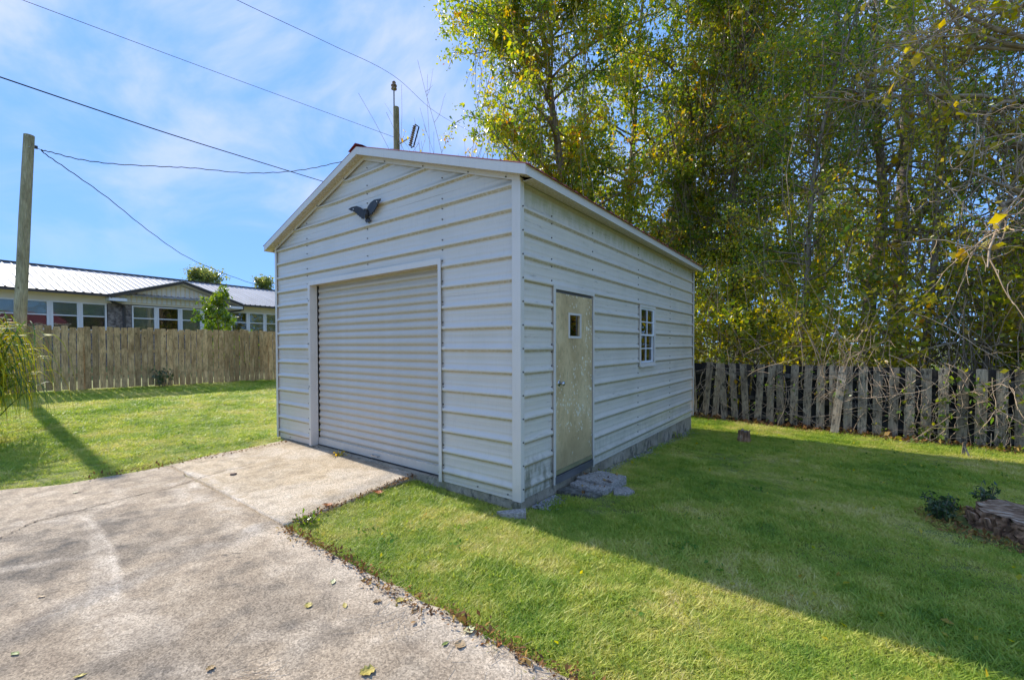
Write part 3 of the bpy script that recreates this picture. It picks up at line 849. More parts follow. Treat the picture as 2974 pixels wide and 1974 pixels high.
# roof
OH, RX = 0.13, 2.655
ZE, ZA = 3.185, 4.075                      # top of fascia at eave and apex
FH = 0.098
sl = (ZA - ZE) / RX
for s in (-1, 1):
    xo = CX + s * RX
    # rake fascia at the front and back
    for y0, y1 in ((-OH - 0.004, -OH), (SHED_L + OH, SHED_L + OH + 0.004)):
        MB().prism([(CX, ZA), (xo, ZE), (xo, ZE - FH), (CX, ZA - FH)], lambda p: (p[0], y0, p[1]), lambda p: (p[0], y1, p[1])).build('rake_fascia', MT['trim'], shed)
    # soffit under the rake
    MB().prism([(CX, ZA - FH + 0.004), (xo, ZE - FH + 0.004), (xo, ZE - FH + 0.008), (CX, ZA - FH + 0.008)], lambda p: (p[0], -OH, p[1]), lambda p: (p[0], -0.001, p[1])).build('soffit', MT['trim'], shed)
    # rake trim lying on the wall
    MB().prism([(CX, 3.984), (CX + s * (SHED_W / 2 + 0.02), 3.984 - SLOPE * (SHED_W / 2 + 0.02)), (CX + s * (SHED_W / 2 + 0.02), 3.936 - SLOPE * (SHED_W / 2 + 0.02)), (CX, 3.936)],
               lambda p: (p[0], -0.030, p[1]), lambda p: (p[0], -0.0265, p[1])).build('rake_trim', MT['trim'], shed)
    # eave fascia and soffit
    MB().box(min(xo, xo + s * 0.004), max(xo, xo + s * 0.004), -OH, SHED_L + OH, ZE - FH, ZE - 0.004).build('eave_fascia', MT['trim'], shed)
    xw = 0.0 if s > 0 else -SHED_W
    MB().box(min(xw + s * 0.03, xo), max(xw + s * 0.03, xo), 0.0, SHED_L, ZE - FH + 0.002, ZE - FH + 0.006).build('soffit', MT['trim'], shed)
    # red sheet with ribs running down the slope
    r = MB()
    yy = -OH - 0.007
    x1 = xo + s * 0.03
    zt = lambda x, d: ZA + 0.002 + d - sl * abs(x - CX)
    ye = SHED_L + OH + 0.007
    prf = []
    y = yy
    while y < ye - 0.12:
        prf += [(y, 0), (y + 0.015, 0.011), (y + 0.035, 0.011), (y + 0.05, 0)]
        y += 0.2286
    prf.append((ye, 0))
    for yv, d in prf:
        r.v += [(CX, yv, zt(CX, d)), (x1, yv, zt(x1, d)), (CX, yv, zt(CX, -0.004)), (x1, yv, zt(x1, -0.004))]
    for i in range(len(prf) - 1):
        a = i * 4
        r.f += [(a, a + 1, a + 5, a + 4), (a + 2, a + 6, a + 7, a + 3), (a + 1, a + 3, a + 7, a + 5)]
    r.f += [(0, 2, 3, 1)]
    r.build('roof_sheet', MT['roof_red'], shed)
m = MB()
m.prism([(CX - 0.16, ZA + 0.024 - sl * 0.16), (CX, ZA + 0.04), (CX + 0.16, ZA + 0.024 - sl * 0.16), (CX, ZA + 0.026)], lambda p: (p[0], -OH - 0.02, p[1]), lambda p: (p[0], SHED_L + OH + 0.045, p[1]))
m.build('ridge_cap', MT['roof_red'], shed)
# roller door
door = MB().box(OX0 + 0.02, OX1 - 0.02, 0.135, 0.14, 0.0, OZ + 0.1).build('roller_door', MT['dark_in'], shed)
PS = 0.0995
slat_meshes = []
z = 0.115
i = 0
def slat_mesh(v):
    m = MB()
    rows = []
    for q in range(13):
        t = q / 12
        d = 0.016 * (0.5 - 0.5 * math.cos(2 * math.pi * t)) ** 0.8
        rows.append((t * PS, 0.113 - d + v))
    nseg = 6
    for zq, yq in rows:
        for s in range(nseg + 1):
            x = OX0 + 0.02 + (OX1 - OX0 - 0.04) * s / nseg
            m.v.append((x, yq + 0.001 * math.sin(s * 1.7 + v * 900), zq))
    for a in range(12):
        for s in range(nseg):
            q = a * (nseg + 1) + s
            m.f.append((q, q + 1, q + nseg + 2, q + nseg + 1))
    me = m.mesh('slat'); me.materials.append(MT['door_slat'])
    me.polygons.foreach_set('use_smooth', [True] * len(me.polygons))
    return me
slat_meshes = [slat_mesh(v) for v in (0, 0.0012, -0.001)]
while z < OZ - 0.0:
    link('slat', slat_meshes[i % 3], door, (0, 0, z))
    z += PS
    i += 1
m = MB()
m.box(OX0 + 0.02, OX1 - 0.02, 0.085, 0.118, 0.012, 0.115)
m.build('bottom_bar', MT['door_slat'], door)
MB().box(OX0 + 0.02, OX1 - 0.02, 0.07, 0.13, 0.004, 0.012).build('bottom_seal', MT['black'], door)
MB().tube([(-2.50, 0.085, 0.055), (-2.50, 0.05, 0.055), (-2.36, 0.05, 0.055), (-2.36, 0.085, 0.055)], 0.008, 6).build('lift_handle', MT['steel'], door)
MB().tube([(-1.20, 0.085, 0.06), (-1.20, 0.05, 0.06), (-1.13, 0.05, 0.06), (-1.13, 0.085, 0.06)], 0.009, 6).build('lift_handle', MT['steel'], door)
m = MB(); m.box(-1.19, -1.118, 0.06, 0.1, 1.045, 1.06).box(-1.19, -1.118, 0.06, 0.1, 1.10, 1.115).box(-1.15, -1.118, 0.05, 0.1, 1.03, 1.13).tube([(-1.2, 0.055, 1.08), (-1.12, 0.055, 1.08)], 0.009, 6)
m.build('slide_latch', MT['galv'], door)
# roller door casing: jambs and header folded into the opening
m = MB(); m.box(OX0 - 0.045, OX0 + 0.012, -0.032, -0.028, 0.0, OZ + 0.036); m.box(OX0 + 0.008, OX0 + 0.012, -0.028, 0.085, 0.0, OZ - 0.004)
m.build('door_jamb', MT['trim'], shed)
m = MB(); m.box(OX1 - 0.012, OX1 + 0.036, -0.032, -0.028, -0.01, OZ + 0.036); m.box(OX1 - 0.012, OX1 - 0.008, -0.028, 0.085, 0.0, OZ - 0.004)
m.build('door_jamb', MT['trim'], shed)
m = MB(); m.box(OX0 + 0.012, OX1 - 0.012, -0.031, -0.027, OZ - 0.03, OZ + 0.036); m.box(OX0 + 0.012, OX1 - 0.012, -0.027, 0.085, OZ - 0.03, OZ - 0.026)
m.build('door_header', MT['trim'], shed)
# walk-in door
m = MB()
m.box(0.024, 0.030, 0.583, 0.625, 0.0, 2.168).box(0.024, 0.030, 1.527, 1.56, -0.01, 2.168).box(0.024, 0.0295, 0.625, 1.527, 2.128, 2.168)
m.box(-0.05, 0.024, 0.605, 0.609, 0.0, 2.15).box(-0.05, 0.024, 1.54, 1.544, 0.0, 2.15).box(-0.05, 0.024, 0.609, 1.54, 2.134, 2.138)
m.build('door_frame', MT['trim'], shed)
wd = MB()
d0, d1, e0, e1 = 0.632, 1.522, 0.115, 2.095
p0, p1, q0, q1 = 0.945, 1.20, 1.625, 1.868
wd.box(-0.03, 0.012, d0, p0, e0, e1).box(-0.03, 0.012, p1, d1, e0, e1).box(-0.03, 0.012, p0, p1, e0, q0).box(-0.03, 0.012, p0, p1, q1, e1)
wdoor = wd.build('door', MT['door'], shed)
m = MB(); m.box(0.012, 0.022, 0.921, 0.947, 1.598, 1.89).box(0.012, 0.022, 1.198, 1.226, 1.598, 1.89).box(0.012, 0.0215, 0.947, 1.198, 1.598, 1.625).box(0.012, 0.0215, 0.947, 1.198, 1.866, 1.89)
m.build('window_frame', MT['trim'], wdoor)
MB().box(-0.012, -0.008, p0, p1, q0, q1).build('pane', MT['glass'], wdoor)
MB().box(-0.028, 0.006, d0, d1, 2.097, 2.132).build('head_strip', MT['threshold'], wdoor)
kn = MB()
kn.tube([(0.012, 0.718, 1.098), (0.018, 0.718, 1.098)], [0.033, 0.031], 16)
kn.tube([(0.018, 0.718, 1.098), (0.05, 0.718, 1.098), (0.055, 0.718, 1.098), (0.072, 0.718, 1.098), (0.084, 0.718, 1.098)], [0.012, 0.012, 0.024, 0.028, 0.014], 16)
kn.build('knob', MT['steel'], wdoor, True)
MB().box(0.012, 0.022, d0, d1, 0.095, 0.145).build('door_sweep', MT['sweep'], wdoor)
MB().box(-0.05, 0.034, 0.612, 1.525, 0.005, 0.085).build('threshold', MT['threshold'], shed)
for hz in (0.35, 1.1, 1.88):
    MB().tube([(0.018, 1.53, hz - 0.05), (0.018, 1.53, hz + 0.05)], 0.007, 8).build('hinge', MT['galv'], wdoor)
# side window
m = MB()
m.box(0.022, 0.034, 3.147, 3.19, 1.19, 2.15).box(0.022, 0.034, 3.812, 3.858, 1.19, 2.15).box(0.022, 0.0335, 3.19, 3.812, 2.105, 2.15).box(0.022, 0.0335, 3.19, 3.812, 1.19, 1.235)
m.box(-0.03, 0.022, 3.172, 3.176, 1.21, 2.13).box(-0.03, 0.022, 3.829, 3.833, 1.21, 2.13)
win = m.build('window', MT['trim'], shed)
for z0, z1, x in ((1.665, 2.105, 0.012), (1.235, 1.69, -0.006)):
    m = MB()
    m.box(x - 0.012, x + 0.010, 3.19, 3.215, z0, z1).box(x - 0.012, x + 0.010, 3.787, 3.812, z0, z1).box(x - 0.012, x + 0.009, 3.215, 3.787, z0, z0 + 0.028).box(x - 0.012, x + 0.009, 3.215, 3.787, z1 - 0.025, z1)
    zm = (z0 + z1) / 2
    m.box(x - 0.004, x + 0.006, 3.493, 3.509, z0 + 0.028, z1 - 0.025).box(x - 0.004, x + 0.005, 3.215, 3.787, zm - 0.008, zm + 0.008)
    sash = m.build('sash', MT['whitepaint'], win)
    MB().box(x - 0.009, x - 0.006, 3.215, 3.787, z0 + 0.028, z1 - 0.025).build('pane', MT['glass'], win)
MB().box(0.02, 0.06, 3.16, 3.87, 1.172, 1.19).build('sill', MT['trim'], win)
# screws, too small to pick apart
m = MB()
def screw(x, y, z, ax):
    if ax == 'x':
        m.tube([(x, -0.001, z), (x, -0.0125, z)], [0.0075, 0.006], 6)
    else:
        m.tube([(0.001, y, z), (0.0125, y, z)], [0.0075, 0.006], 6)
def screw_at(x, y, z, ax, o):
    if ax == 'x':
        m.tube([(x, -o, z), (x, -o - 0.01, z)], [0.0085, 0.0065], 6)
    else:
        m.tube([(o, y, z), (o + 0.01, y, z)], [0.0085, 0.0065], 6)
for kk in range(-3, 14):
    z = Z0R - kk * RIB + 0.06
    for x in (-4.0, CX + 0.04, -1.06, -3.2, -1.7)[:3]:
        if z < TOPL(x) - 0.05 and not (OX0 < x < OX1 and z < OZ + 0.08):
            screw(x, 0, z, 'x')
            if kk % 2 == 0 and z + 0.09 < TOPL(x) - 0.05 and z > OZ:
                screw(x, 0, z - 0.11, 'x')
    if z > 0.03 and z < 3.1:
        screw_at(0, 0.012, z - 0.06, 'y', 0.026)
        screw(0, 0.575, z - 0.02, 'y')
        if kk % 2: screw(0, 0.575, z - 0.1, 'y')
        for y in (3.13, 4.75):
            screw(0, y, z - 0.01, 'y')
            if kk % 2: screw(0, y, z + 0.1, 'y')
        if z < 2.4: screw_at(-1.055, 0, z - 0.04, 'x', 0.001)
        if z > 2.25: screw(0, 1.55, z, 'y')
for zz_ in (0.25, 0.9, 1.55, 2.2):
    screw_at(OX0 - 0.02, 0, zz_, 'x', 0.032)
for s in (-1, 1):
    for d in (0.45, 1.15, 1.85, 2.35):
        screw_at(CX + s * d, 0, 3.955 - SLOPE * d, 'x', 0.030)
for x in (-0.15, -0.55, -4.6):
    screw_at(x, 0, 0.035, 'x', 0.001)
o = m.build('screw', MT['screw'], shed); o['kind'] = 'stuff'

# eagle ornament
eg = thing('eagle_ornament', 'black metal spread-winged eagle ornament fixed to the white gable above the roller door', 'ornament', (-2.40, -0.024, 3.20))
def cutout(name, pts, y0, y1, par, lift=0):
    P = [(x + 2.40, z - 3.20) for x, z in pts]
    return MB().prism(P, lambda p: (p[0], y0 - lift * abs(p[0]), p[1]), lambda p: (p[0], y1 - lift * abs(p[0]), p[1])).build(name, MT['black'], par)
cutout('wing', [(-2.776, 3.342), (-2.709, 3.359), (-2.610, 3.357), (-2.541, 3.330), (-2.473, 3.277), (-2.419, 3.230), (-2.400, 3.190), (-2.469, 3.160), (-2.502, 3.185), (-2.512, 3.172), (-2.534, 3.212), (-2.552, 3.204), (-2.579, 3.238), (-2.592, 3.234), (-2.612, 3.268), (-2.632, 3.264), (-2.655, 3.296), (-2.672, 3.29), (-2.696, 3.314), (-2.715, 3.31)], -0.016, -0.004, eg, 0.10)
cutout('wing', [(-2.414, 3.258), (-2.391, 3.314), (-2.324, 3.348), (-2.233, 3.363), (-2.086, 3.344), (-2.098, 3.316), (-2.120, 3.318), (-2.144, 3.291), (-2.160, 3.292), (-2.172, 3.262), (-2.192, 3.264), (-2.208, 3.238), (-2.228, 3.242), (-2.250, 3.212), (-2.276, 3.222), (-2.295, 3.192), (-2.325, 3.212), (-2.350, 3.190), (-2.400, 3.190)], -0.016, -0.004, eg, 0.10)
m = MB()
m.tube([(-0.005, -0.022, 0.075), (-0.005, -0.026, 0.045), (0.0, -0.028, 0.0), (-0.01, -0.022, -0.04)], [0.012, 0.022, 0.030, 0.022], 8)
m.tube([(-0.005, -0.024, 0.062), (-0.035, -0.03, 0.075), (-0.055, -0.026, 0.068)], [0.016, 0.013, 0.003], 6)
m.prism([(-0.035, -0.03), (0.03, -0.03), (0.06, -0.09), (0.035, -0.078), (0.012, -0.095), (-0.006, -0.075), (-0.03, -0.088), (-0.055, -0.06)], lambda p: (p[0], -0.016, p[1]), lambda p: (p[0], -0.004, p[1]))
m.build('body', MT['black'], eg)
for x, z in ((-0.27, 0.125), (0.235, 0.125), (-0.045, -0.035)):
    MB().tube([(x, -0.004 - 0.1 * abs(x), z), (x, -0.022 - 0.1 * abs(x), z)], 0.007, 6).build('screw_head', MT['whitepaint'], eg)

#PART2
# ------------------------------------------------------------------ pavers by the side door
def paver(name, label, poly, z0, z1, mat, tilt=(0, 0), seed=0, cat='paving stone', sub=6):
    r = random.Random(seed)
    P = []
    n = len(poly)
    for i in range(n):
        a, b_ = poly[i], poly[(i + 1) % n]
        for k in range(sub):
            t = k / sub
            P.append((a[0] + (b_[0] - a[0]) * t + r.uniform(-.006, .006), a[1] + (b_[1] - a[1]) * t + r.uniform(-.006, .006)))
    cx = sum(p[0] for p in P) / len(P); cy = sum(p[1] for p in P) / len(P)
    m = MB()
    zz = lambda p: z1 + (p[0] - cx) * tilt[0] + (p[1] - cy) * tilt[1]
    N_ = len(P)
    rings = [(1.0, z0, 0), (1.0, -0.010, 1), (0.985, -0.002, 1), (0.8, 0.0, 1), (0.4, 0.002, 1)]
    for s, z, rel in rings:
        for p in P:
            q = (cx + (p[0] - cx) * s, cy + (p[1] - cy) * s)
            m.v.append((q[0] - cx, q[1] - cy, (zz(q) + z + r.uniform(-.0015, .0015) if rel else z0)))
    for k in range(len(rings) - 1):
        for i in range(N_):
            j = (i + 1) % N_
            m.f.append((k * N_ + i, k * N_ + j, (k + 1) * N_ + j, (k + 1) * N_ + i))
    m.v.append((0, 0, zz((cx, cy)) + 0.002)); c = len(m.v) - 1
    b0 = (len(rings) - 1) * N_
    for i in range(N_):
        m.f.append((b0 + i, b0 + (i + 1) % N_, c))
    o = m.build(name, mat, None, False, (cx, cy, 0))
    return tag(o, label, cat)
paver('paving_stone', 'grey concrete paver at the back of the step pile under the side door', [(0.05, 1.06), (0.16, 1.44), (0.50, 1.45), (0.47, 1.13), (0.28, 1.06)], -0.22, -0.018, MT['stone'], (-.03, .02), 1)
paver('paving_stone', 'grey concrete paver with a slumped front edge, middle one of the step pile', [(0.04, 0.90), (0.06, 1.05), (0.27, 1.05), (0.465, 1.12), (0.45, 0.95), (0.25, 0.90)], -0.24, -0.055, MT['stone'], (-.05, .05), 2)
paver('paving_stone', 'dark mossy slab lowest and frontmost in the step pile under the side door', [(0.0, 0.70), (0.03, 0.90), (0.25, 0.895), (0.43, 0.94), (0.41, 0.80), (0.22, 0.73)], -0.26, -0.090, MT['darkstone'], (-.05, .02), 3)
paver('paving_stone', 'flat broken grey stone lying alone in the grass beside the step pile', [(0.45, 1.17), (0.55, 1.32), (0.68, 1.22), (0.66, 1.10), (0.53, 1.02)], -0.25, -0.095, MT['stone'], (0, 0), 4)
paver('concrete_chunk', 'wedge of broken concrete sunk in the grass at the shed front corner', [(-0.14, -0.20), (0.10, -0.05), (0.16, -0.13), (0.02, -0.22)], -0.2, -0.045, MT['stone'], (.10, .12), 5, 'concrete chunk')

# gravel along the footing
def pebbles(name, P, size, mat, rng, kind='stuff', parent=None):
    base = np.array([(1, 0, 0), (-1, 0, 0), (0, 1, 0), (0, -1, 0), (0, 0, 1), (0, 0, -1)], float)
    tri = np.array([(0, 2, 4), (2, 1, 4), (1, 3, 4), (3, 0, 4), (2, 0, 5), (1, 2, 5), (3, 1, 5), (0, 3, 5)])
    n = len(P)
    V = base[None] * (size * rng.uniform(0.4, 1.2, (n, 1, 3)) * np.array([1, 1, 0.7])) + rng.normal(0, size * 0.18, (n, 6, 3))
    V = V + P[:, None]
    F = tri[None] + np.arange(n)[:, None, None] * 6
    return npmesh(name, V.reshape(-1, 3), F.reshape(-1, 3), mat, parent, kind)
rng = np.random.default_rng(17)
n = 900
yy = np.concatenate([rng.uniform(0.18, 0.62, 300), rng.uniform(1.6, 6.0, 600)])
xx = np.abs(rng.normal(0, 0.075, n)) + 0.005
P = np.stack([xx, yy, gz(xx, yy) + 0.008], 1)
tag(pebbles('gravel', P, 0.017, MT['gravel'], rng), 'grey gravel and chips along the shed footing', 'gravel')

# ------------------------------------------------------------------ stumps
def stump(name, label, x, y, r, h, seed, flutes, mat, top, dirt):
    rs = random.Random(seed)
    n = 72
    ph = [rs.uniform(0, 6.28) for _ in range(6)]
    def R(a, t):
        v = 1 + 0.07 * math.sin(2 * a + ph[0]) + 0.05 * math.sin(5 * a + ph[1]) + flutes * (0.6 * abs(math.sin(flutes * 0 + 6.5 * a + ph[2])) + 0.5 * math.sin(17 * a + ph[3] + t * 2) * 0.5 + 0.35 * math.sin(31 * a + ph[4] - t * 3) * 0.5)
        return r * v * (1 + 0.30 * (1 - t) ** 2)
    root = thing(name, label, 'tree stump', (x, y, gzs(x, y)))
    m = MB()
    K = 9
    for k in range(K):
        t = k / (K - 1)
        for i in range(n):
            a = 2 * math.pi * i / n
            rr = R(a, t) * rs.uniform(0.93, 1.05)
            zz = -0.05 + (h + 0.05) * t + (0.06 * h * math.sin(3 * a + ph[5]) + 0.10 * h * math.sin(7 * a) * flutes * 4) * t + rs.uniform(-.006, .006)
            m.v.append((rr * math.cos(a), rr * math.sin(a), zz))
    for k in range(K - 1):
        for i in range(n):
            j = (i + 1) % n
            m.f.append((k * n + i, k * n + j, (k + 1) * n + j, (k + 1) * n + i))
    m.build('bark_side', mat, root)
    t_ = MB()
    RR = [0.985, 0.8, 0.6, 0.35, 0.12]
    for q, s in enumerate(RR):
        for i in range(n):
            a = 2 * math.pi * i / n
            rr = R(a, 1.0) * s
            zz = h + 0.06 * h * math.sin(3 * a + ph[5]) * s + 0.10 * h * math.sin(7 * a) * flutes * 4 * s - (0.05 * h if q else 0.0) + rs.uniform(-.012, .012) * (h / 0.2)
            t_.v.append((rr * math.cos(a), rr * math.sin(a), zz))
    for k in range(len(RR) - 1):
        for i in range(n):
            j = (i + 1) % n
            t_.f.append((k * n + i, k * n + j, (k + 1) * n + j, (k + 1) * n + i))
    t_.v.append((0, 0, h * 0.9)); c = len(t_.v) - 1
    for i in range(n):
        t_.f.append(((len(RR) - 1) * n + i, (len(RR) - 1) * n + (i + 1) % n, c))
    t_.build('cut_face', top, root)
    return root, R
big, BR = stump('tree_stump', 'wide rotten tree stump with crumbling bark at the right edge of the lawn', 3.92, 2.44, 0.37, 0.17, 5, 0.16, MT['stump'], MT['rotwood'], True)
rs = random.Random(9)
for i in range(22):                        # bark plates standing off the rotten side
    a = rs.uniform(2.6, 5.6)
    rr = BR(a, 0.4) + 0.012
    w, h = rs.uniform(.02, .06), rs.uniform(.04, .13)
    z = rs.uniform(-0.02, 0.15 - h)
    ca, sa = math.cos(a), math.sin(a)
    o = Vector((rr * ca, rr * sa, z))
    t1 = Vector((-sa, ca, 0)) * w
    upv = Vector((ca * rs.uniform(-.1, .25), sa * rs.uniform(-.1, .25), 1)) * h + Vector((0, 0, 0))
    MB().quadbox(o - t1 * 0.5, t1, upv + t1 * rs.uniform(-.9, .9), Vector((ca, sa, 0)) * rs.uniform(0.012, 0.032)).build('bark_plate', MT['stump'], big)
small, SR = stump('tree_stump', 'small narrow tree stump standing in the grass behind the shed', 1.12, 5.55, 0.085, 0.21, 8, 0.12, MT['stump'], MT['cutwood'], False)
tag(small, cat='tree stump')
rng = np.random.default_rng(3)
a = rng.uniform(2.0, 6.0, 1500); rr = rng.uniform(0.46, 0.76, 1500)
P = np.stack([3.85 + rr * np.cos(a), 2.42 + rr * np.sin(a)], 1)
P = np.column_stack([P, gz(P[:, 0], P[:, 1]) + 0.012])
V, F = leafgeo(P, 0.04, rng, droop=0, width=0.4, flat=1.2)
npmesh('wood_chips', V, F, MT['litter'], None, 'stuff')
tag(bpy.data.objects['wood_chips'], 'brown bark crumbs and chips round the wide stump', 'wood chips')

def weed(name, label, x, y, z, r, h, n, size, mat, seed, cat='weed', nst=18):
    rng = np.random.default_rng(seed)
    root = thing(name, label, cat, (x, y, z))
    st = MB(); P = []
    for i in range(nst):
        a = rng.uniform(0, 6.28); q = r * rng.uniform(0.2, 1)
        hh = h * rng.uniform(0.55, 1.0)
        pts = [(0.25 * q * math.cos(a), 0.25 * q * math.sin(a), -0.02), (0.7 * q * math.cos(a), 0.7 * q * math.sin(a), hh * 0.55), (q * math.cos(a + rng.normal(0, .2)), q * math.sin(a), hh)]
        st.tube(pts, [0.004, 0.003, 0.0015], 4, False)
        for k in range(n // nst):
            t = rng.uniform(0.25, 1.0) * 2
            i0 = min(int(t), 1); f = t - i0
            p = np.array(pts[i0]) * (1 - f) + np.array(pts[i0 + 1]) * f
            P.append(p + rng.normal(0, size * 0.45, 3))
    st.build('stem', MT['bark'], root)
    leaves('foliage', np.array(P), size, mat, root, rng)
    return root
weed('weed_clump', 'dark green leafy weeds at the foot of the wide stump', 3.28, 2.42, gzs(3.3, 2.4), 0.15, 0.25, 900, 0.034, MT['leaf_dark'], 3, nst=30)
weed('weed_clump', 'small dark tuft of weeds growing behind the top of the wide stump', 3.66, 2.88, gzs(3.66, 2.88), 0.10, 0.32, 330, 0.034, MT['leaf_dark'], 4)
weed('weed_clump', 'little green weed at the shed footing just past the side door', 0.10, 1.66, -0.19, 0.09, 0.12, 90, 0.032, MT['leaf_green'], 5)
weed('weed_clump', 'green seedlings by the rear end of the shed footing', 0.06, 5.0, -0.3, 0.10, 0.16, 90, 0.035, MT['leaf_green'], 6)
weed('weed_clump', 'leafy weed climbing the foot of the dog-eared fence', -14.25, 0.75, gzs(-14.25, 0.75), 0.35, 0.75, 260, 0.075, MT['leaf_dark'], 7)
for i, (x, y, lean, h, lab) in enumerate(((4.14, 6.63, 0.08, 0.22, 'short upright grey stake in the grass by the mouldy board fence'), (4.24, 6.50, -0.35, 0.21, 'short leaning grey stake in the grass by the mouldy board fence'))):
    m = MB().quadbox((-0.02, -0.008, -0.08), (0.04 - 0.015 * i, 0, 0), (0, 0.016, 0), (lean * 0.3, 0, h + 0.08))
    tag(m.build('stake', MT['greyboard'], None, False, (x, y, gzs(x, y))), lab, 'stake')

# ------------------------------------------------------------------ left picket fence
def picket_mesh(name, w, h, t, ear, seed, warp=0.006):
    r = random.Random(seed)
    m = MB()
    zs = [0, h * 0.33, h * 0.66, h - ear, h]
    ws = [w, w, w, w, w - 2 * ear * 0.75]
    for z, ww in zip(zs, ws):
        ox, oy = r.uniform(-warp, warp), r.uniform(-warp, warp)
        for sx, sy in ((-1, -1), (1, -1), (1, 1), (-1, 1)):
            m.v.append((ox + sx * ww / 2, oy + sy * t / 2, z))
    for k in range(4):
        for i in range(4):
            j = (i + 1) % 4
            m.f.append((k * 4 + i, k * 4 + j, k * 4 + 4 + j, k * 4 + 4 + i))
    m.f += [(3, 2, 1, 0), (16, 17, 18, 19)]
    return m.mesh(name)
fl = thing('picket_fence', 'tall weathered dog-eared picket fence closing the left lawn', 'fence', (-14.86, -1.78, 0), math.atan2(5.70, 0.65))
PMS = []
for i in range(5):
    me = picket_mesh('picket', 0.138, 1.80, 0.018, 0.022, i)
    me.materials.append(MT['picket']); PMS.append(me)
rs = random.Random(2)
FLT = Vector((0.1133, 0.9936, 0))
for i in range(-10, 46):
    wx, wy = -14.86 + FLT.x * 0.155 * i, -1.78 + FLT.y * 0.155 * i
    o = link('picket', PMS[rs.randrange(5)], fl, (0.155 * i, rs.uniform(-.004, .004), gzs(wx, wy) + 0.0 + rs.uniform(-.03, .04) + 0.03), (rs.uniform(-.006, .006), rs.uniform(-.008, .008), rs.choice((0, math.pi))))
for zr in (0.42, 1.08, 1.66):
    for k in range(-1, 3):
        x0 = -1.55 + k * 2.42 if k >= 0 else -1.55 - 0
        if k < 0: continue
        m = MB()
        a, b_ = gzs(-14.86 + FLT.x * x0, -1.78 + FLT.y * x0), gzs(-14.86 + FLT.x * (x0 + 2.41), -1.78 + FLT.y * (x0 + 2.41))
        m.quadbox((x0, 0.014, zr + a), (2.41, 0, b_ - a), (0, 0.038, 0), (0, 0, 0.088))
        m.build('rail', MT['picket'], fl)
for k in range(4):
    x0 = -1.6 + k * 2.42
    MB().box(x0, x0 + 0.09, 0.055, 0.145, -0.3, 1.95).build('post', MT['picket'], fl)

# ------------------------------------------------------------------ right board fence
RF0 = Vector((-0.06, 8.07, 0)); RFD = Vector((5.03, -0.57, 0)).normalized()
fr = thing('board_fence', 'low mouldy grey fence of gapped upright boards below the woods', 'fence', (-0.06, 8.07, 0), math.atan2(RFD.y, RFD.x))
BMS, BKS = [], []
for i in range(5):
    me = picket_mesh('board', 0.142, 1.40, 0.02, 0.004, 20 + i, 0.004)
    me.materials.append(MT['greyboard']); BMS.append(me)
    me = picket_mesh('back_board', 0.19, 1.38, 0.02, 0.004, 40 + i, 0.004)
    me.materials.append(MT['shadeboard']); BKS.append(me)
rs = random.Random(6)
SP = 0.23
for i in range(-9, 32):
    p = RF0 + RFD * SP * i
    g = gzs(p.x, p.y)
    lean = 0.085 * max(0, 1 - max(i, 0) / 11) if i < 12 else 0.0
    if i == 12 - 1:
        lean = 0.0
    o = link('board', BMS[rs.randrange(5)], fr, (SP * i - lean * 0.7, -0.025 + rs.uniform(-.006, .006), g + rs.uniform(-.015, .015) - 0.02), (rs.uniform(-.01, .01), lean + rs.uniform(-.012, .012), rs.choice((0, math.pi))))
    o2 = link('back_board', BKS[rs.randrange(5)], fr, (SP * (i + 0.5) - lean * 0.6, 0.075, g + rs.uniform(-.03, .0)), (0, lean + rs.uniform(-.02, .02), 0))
for zr in (0.10, 0.52, 1.06):
    for k in range(-1, 3):
        MB().box(k * 2.42 + 0.1, k * 2.42 + 2.515, -0.012, 0.062, zr - 0.28 + 0.0, zr - 0.19).build('rail', MT['blackrail'], fr)
for k in range(-1, 4):
    MB().box(k * 2.42 + 0.05, k * 2.42 + 0.14, 0.088, 0.17, -0.6, 1.0).build('post', MT['shadeboard'], fr)
lb = picket_mesh('loose_board', 0.14, 1.42, 0.02, 0.004, 77, 0.004); lb.materials.append(MT['greyboard'])
o = link('loose_board', lb, None, (2.46, 7.50, gzs(2.46, 7.5) - 0.02), (rad(-8.5), rad(5.0), math.atan2(RFD.y, RFD.x)))
tag(o, 'loose pale board leaning against the front of the mouldy fence', 'board')

# ------------------------------------------------------------------ neighbour's house
HS = thing('brick_house', 'long low house with ribbed metal roof and rows of windows beyond the picket fence', 'house', (-24.1, -2.0, 0.6), math.atan2(0.995, -0.0995))
# local x runs along the wall, local y into the house
def hb(name, mat, *boxes, parent=None):
    m = MB()
    for b_ in boxes:
        m.box(*b_)
    return m.build(name, mat, parent or HS)
WZ0, WZ1 = 1.60, 2.86
hb('lower_wall', MT['brick'], (-8, 3.25, 0, 0.2, -0.8, WZ0), (8.5, 20, 0, 0.2, -0.8, WZ0), (4.10, 8.12, -0.004, 0.2, -0.8, WZ0))
hb('brick_pier', MT['brick'], (3.25, 4.10, -0.02, 0.2, -0.8, 2.90))
hb('brick_pier', MT['brick'], (8.12, 8.5, -0.02, 0.2, -0.8, 2.90))
hb('header_board', MT['cream'], (-8, 3.25, -0.01, 0.2, WZ1, 3.22))
hb('header_board', MT['cream'], (8.5, 20, -0.01, 0.2, WZ1, 3.22))
hb('header_board', MT['cream'], (3.25, 8.5, -0.03, 0.2, 2.90, 3.0))
hb('inner_wall', MT['dark_in'], (-8, 20, 0.9, 1.0, -0.8, 3.3))
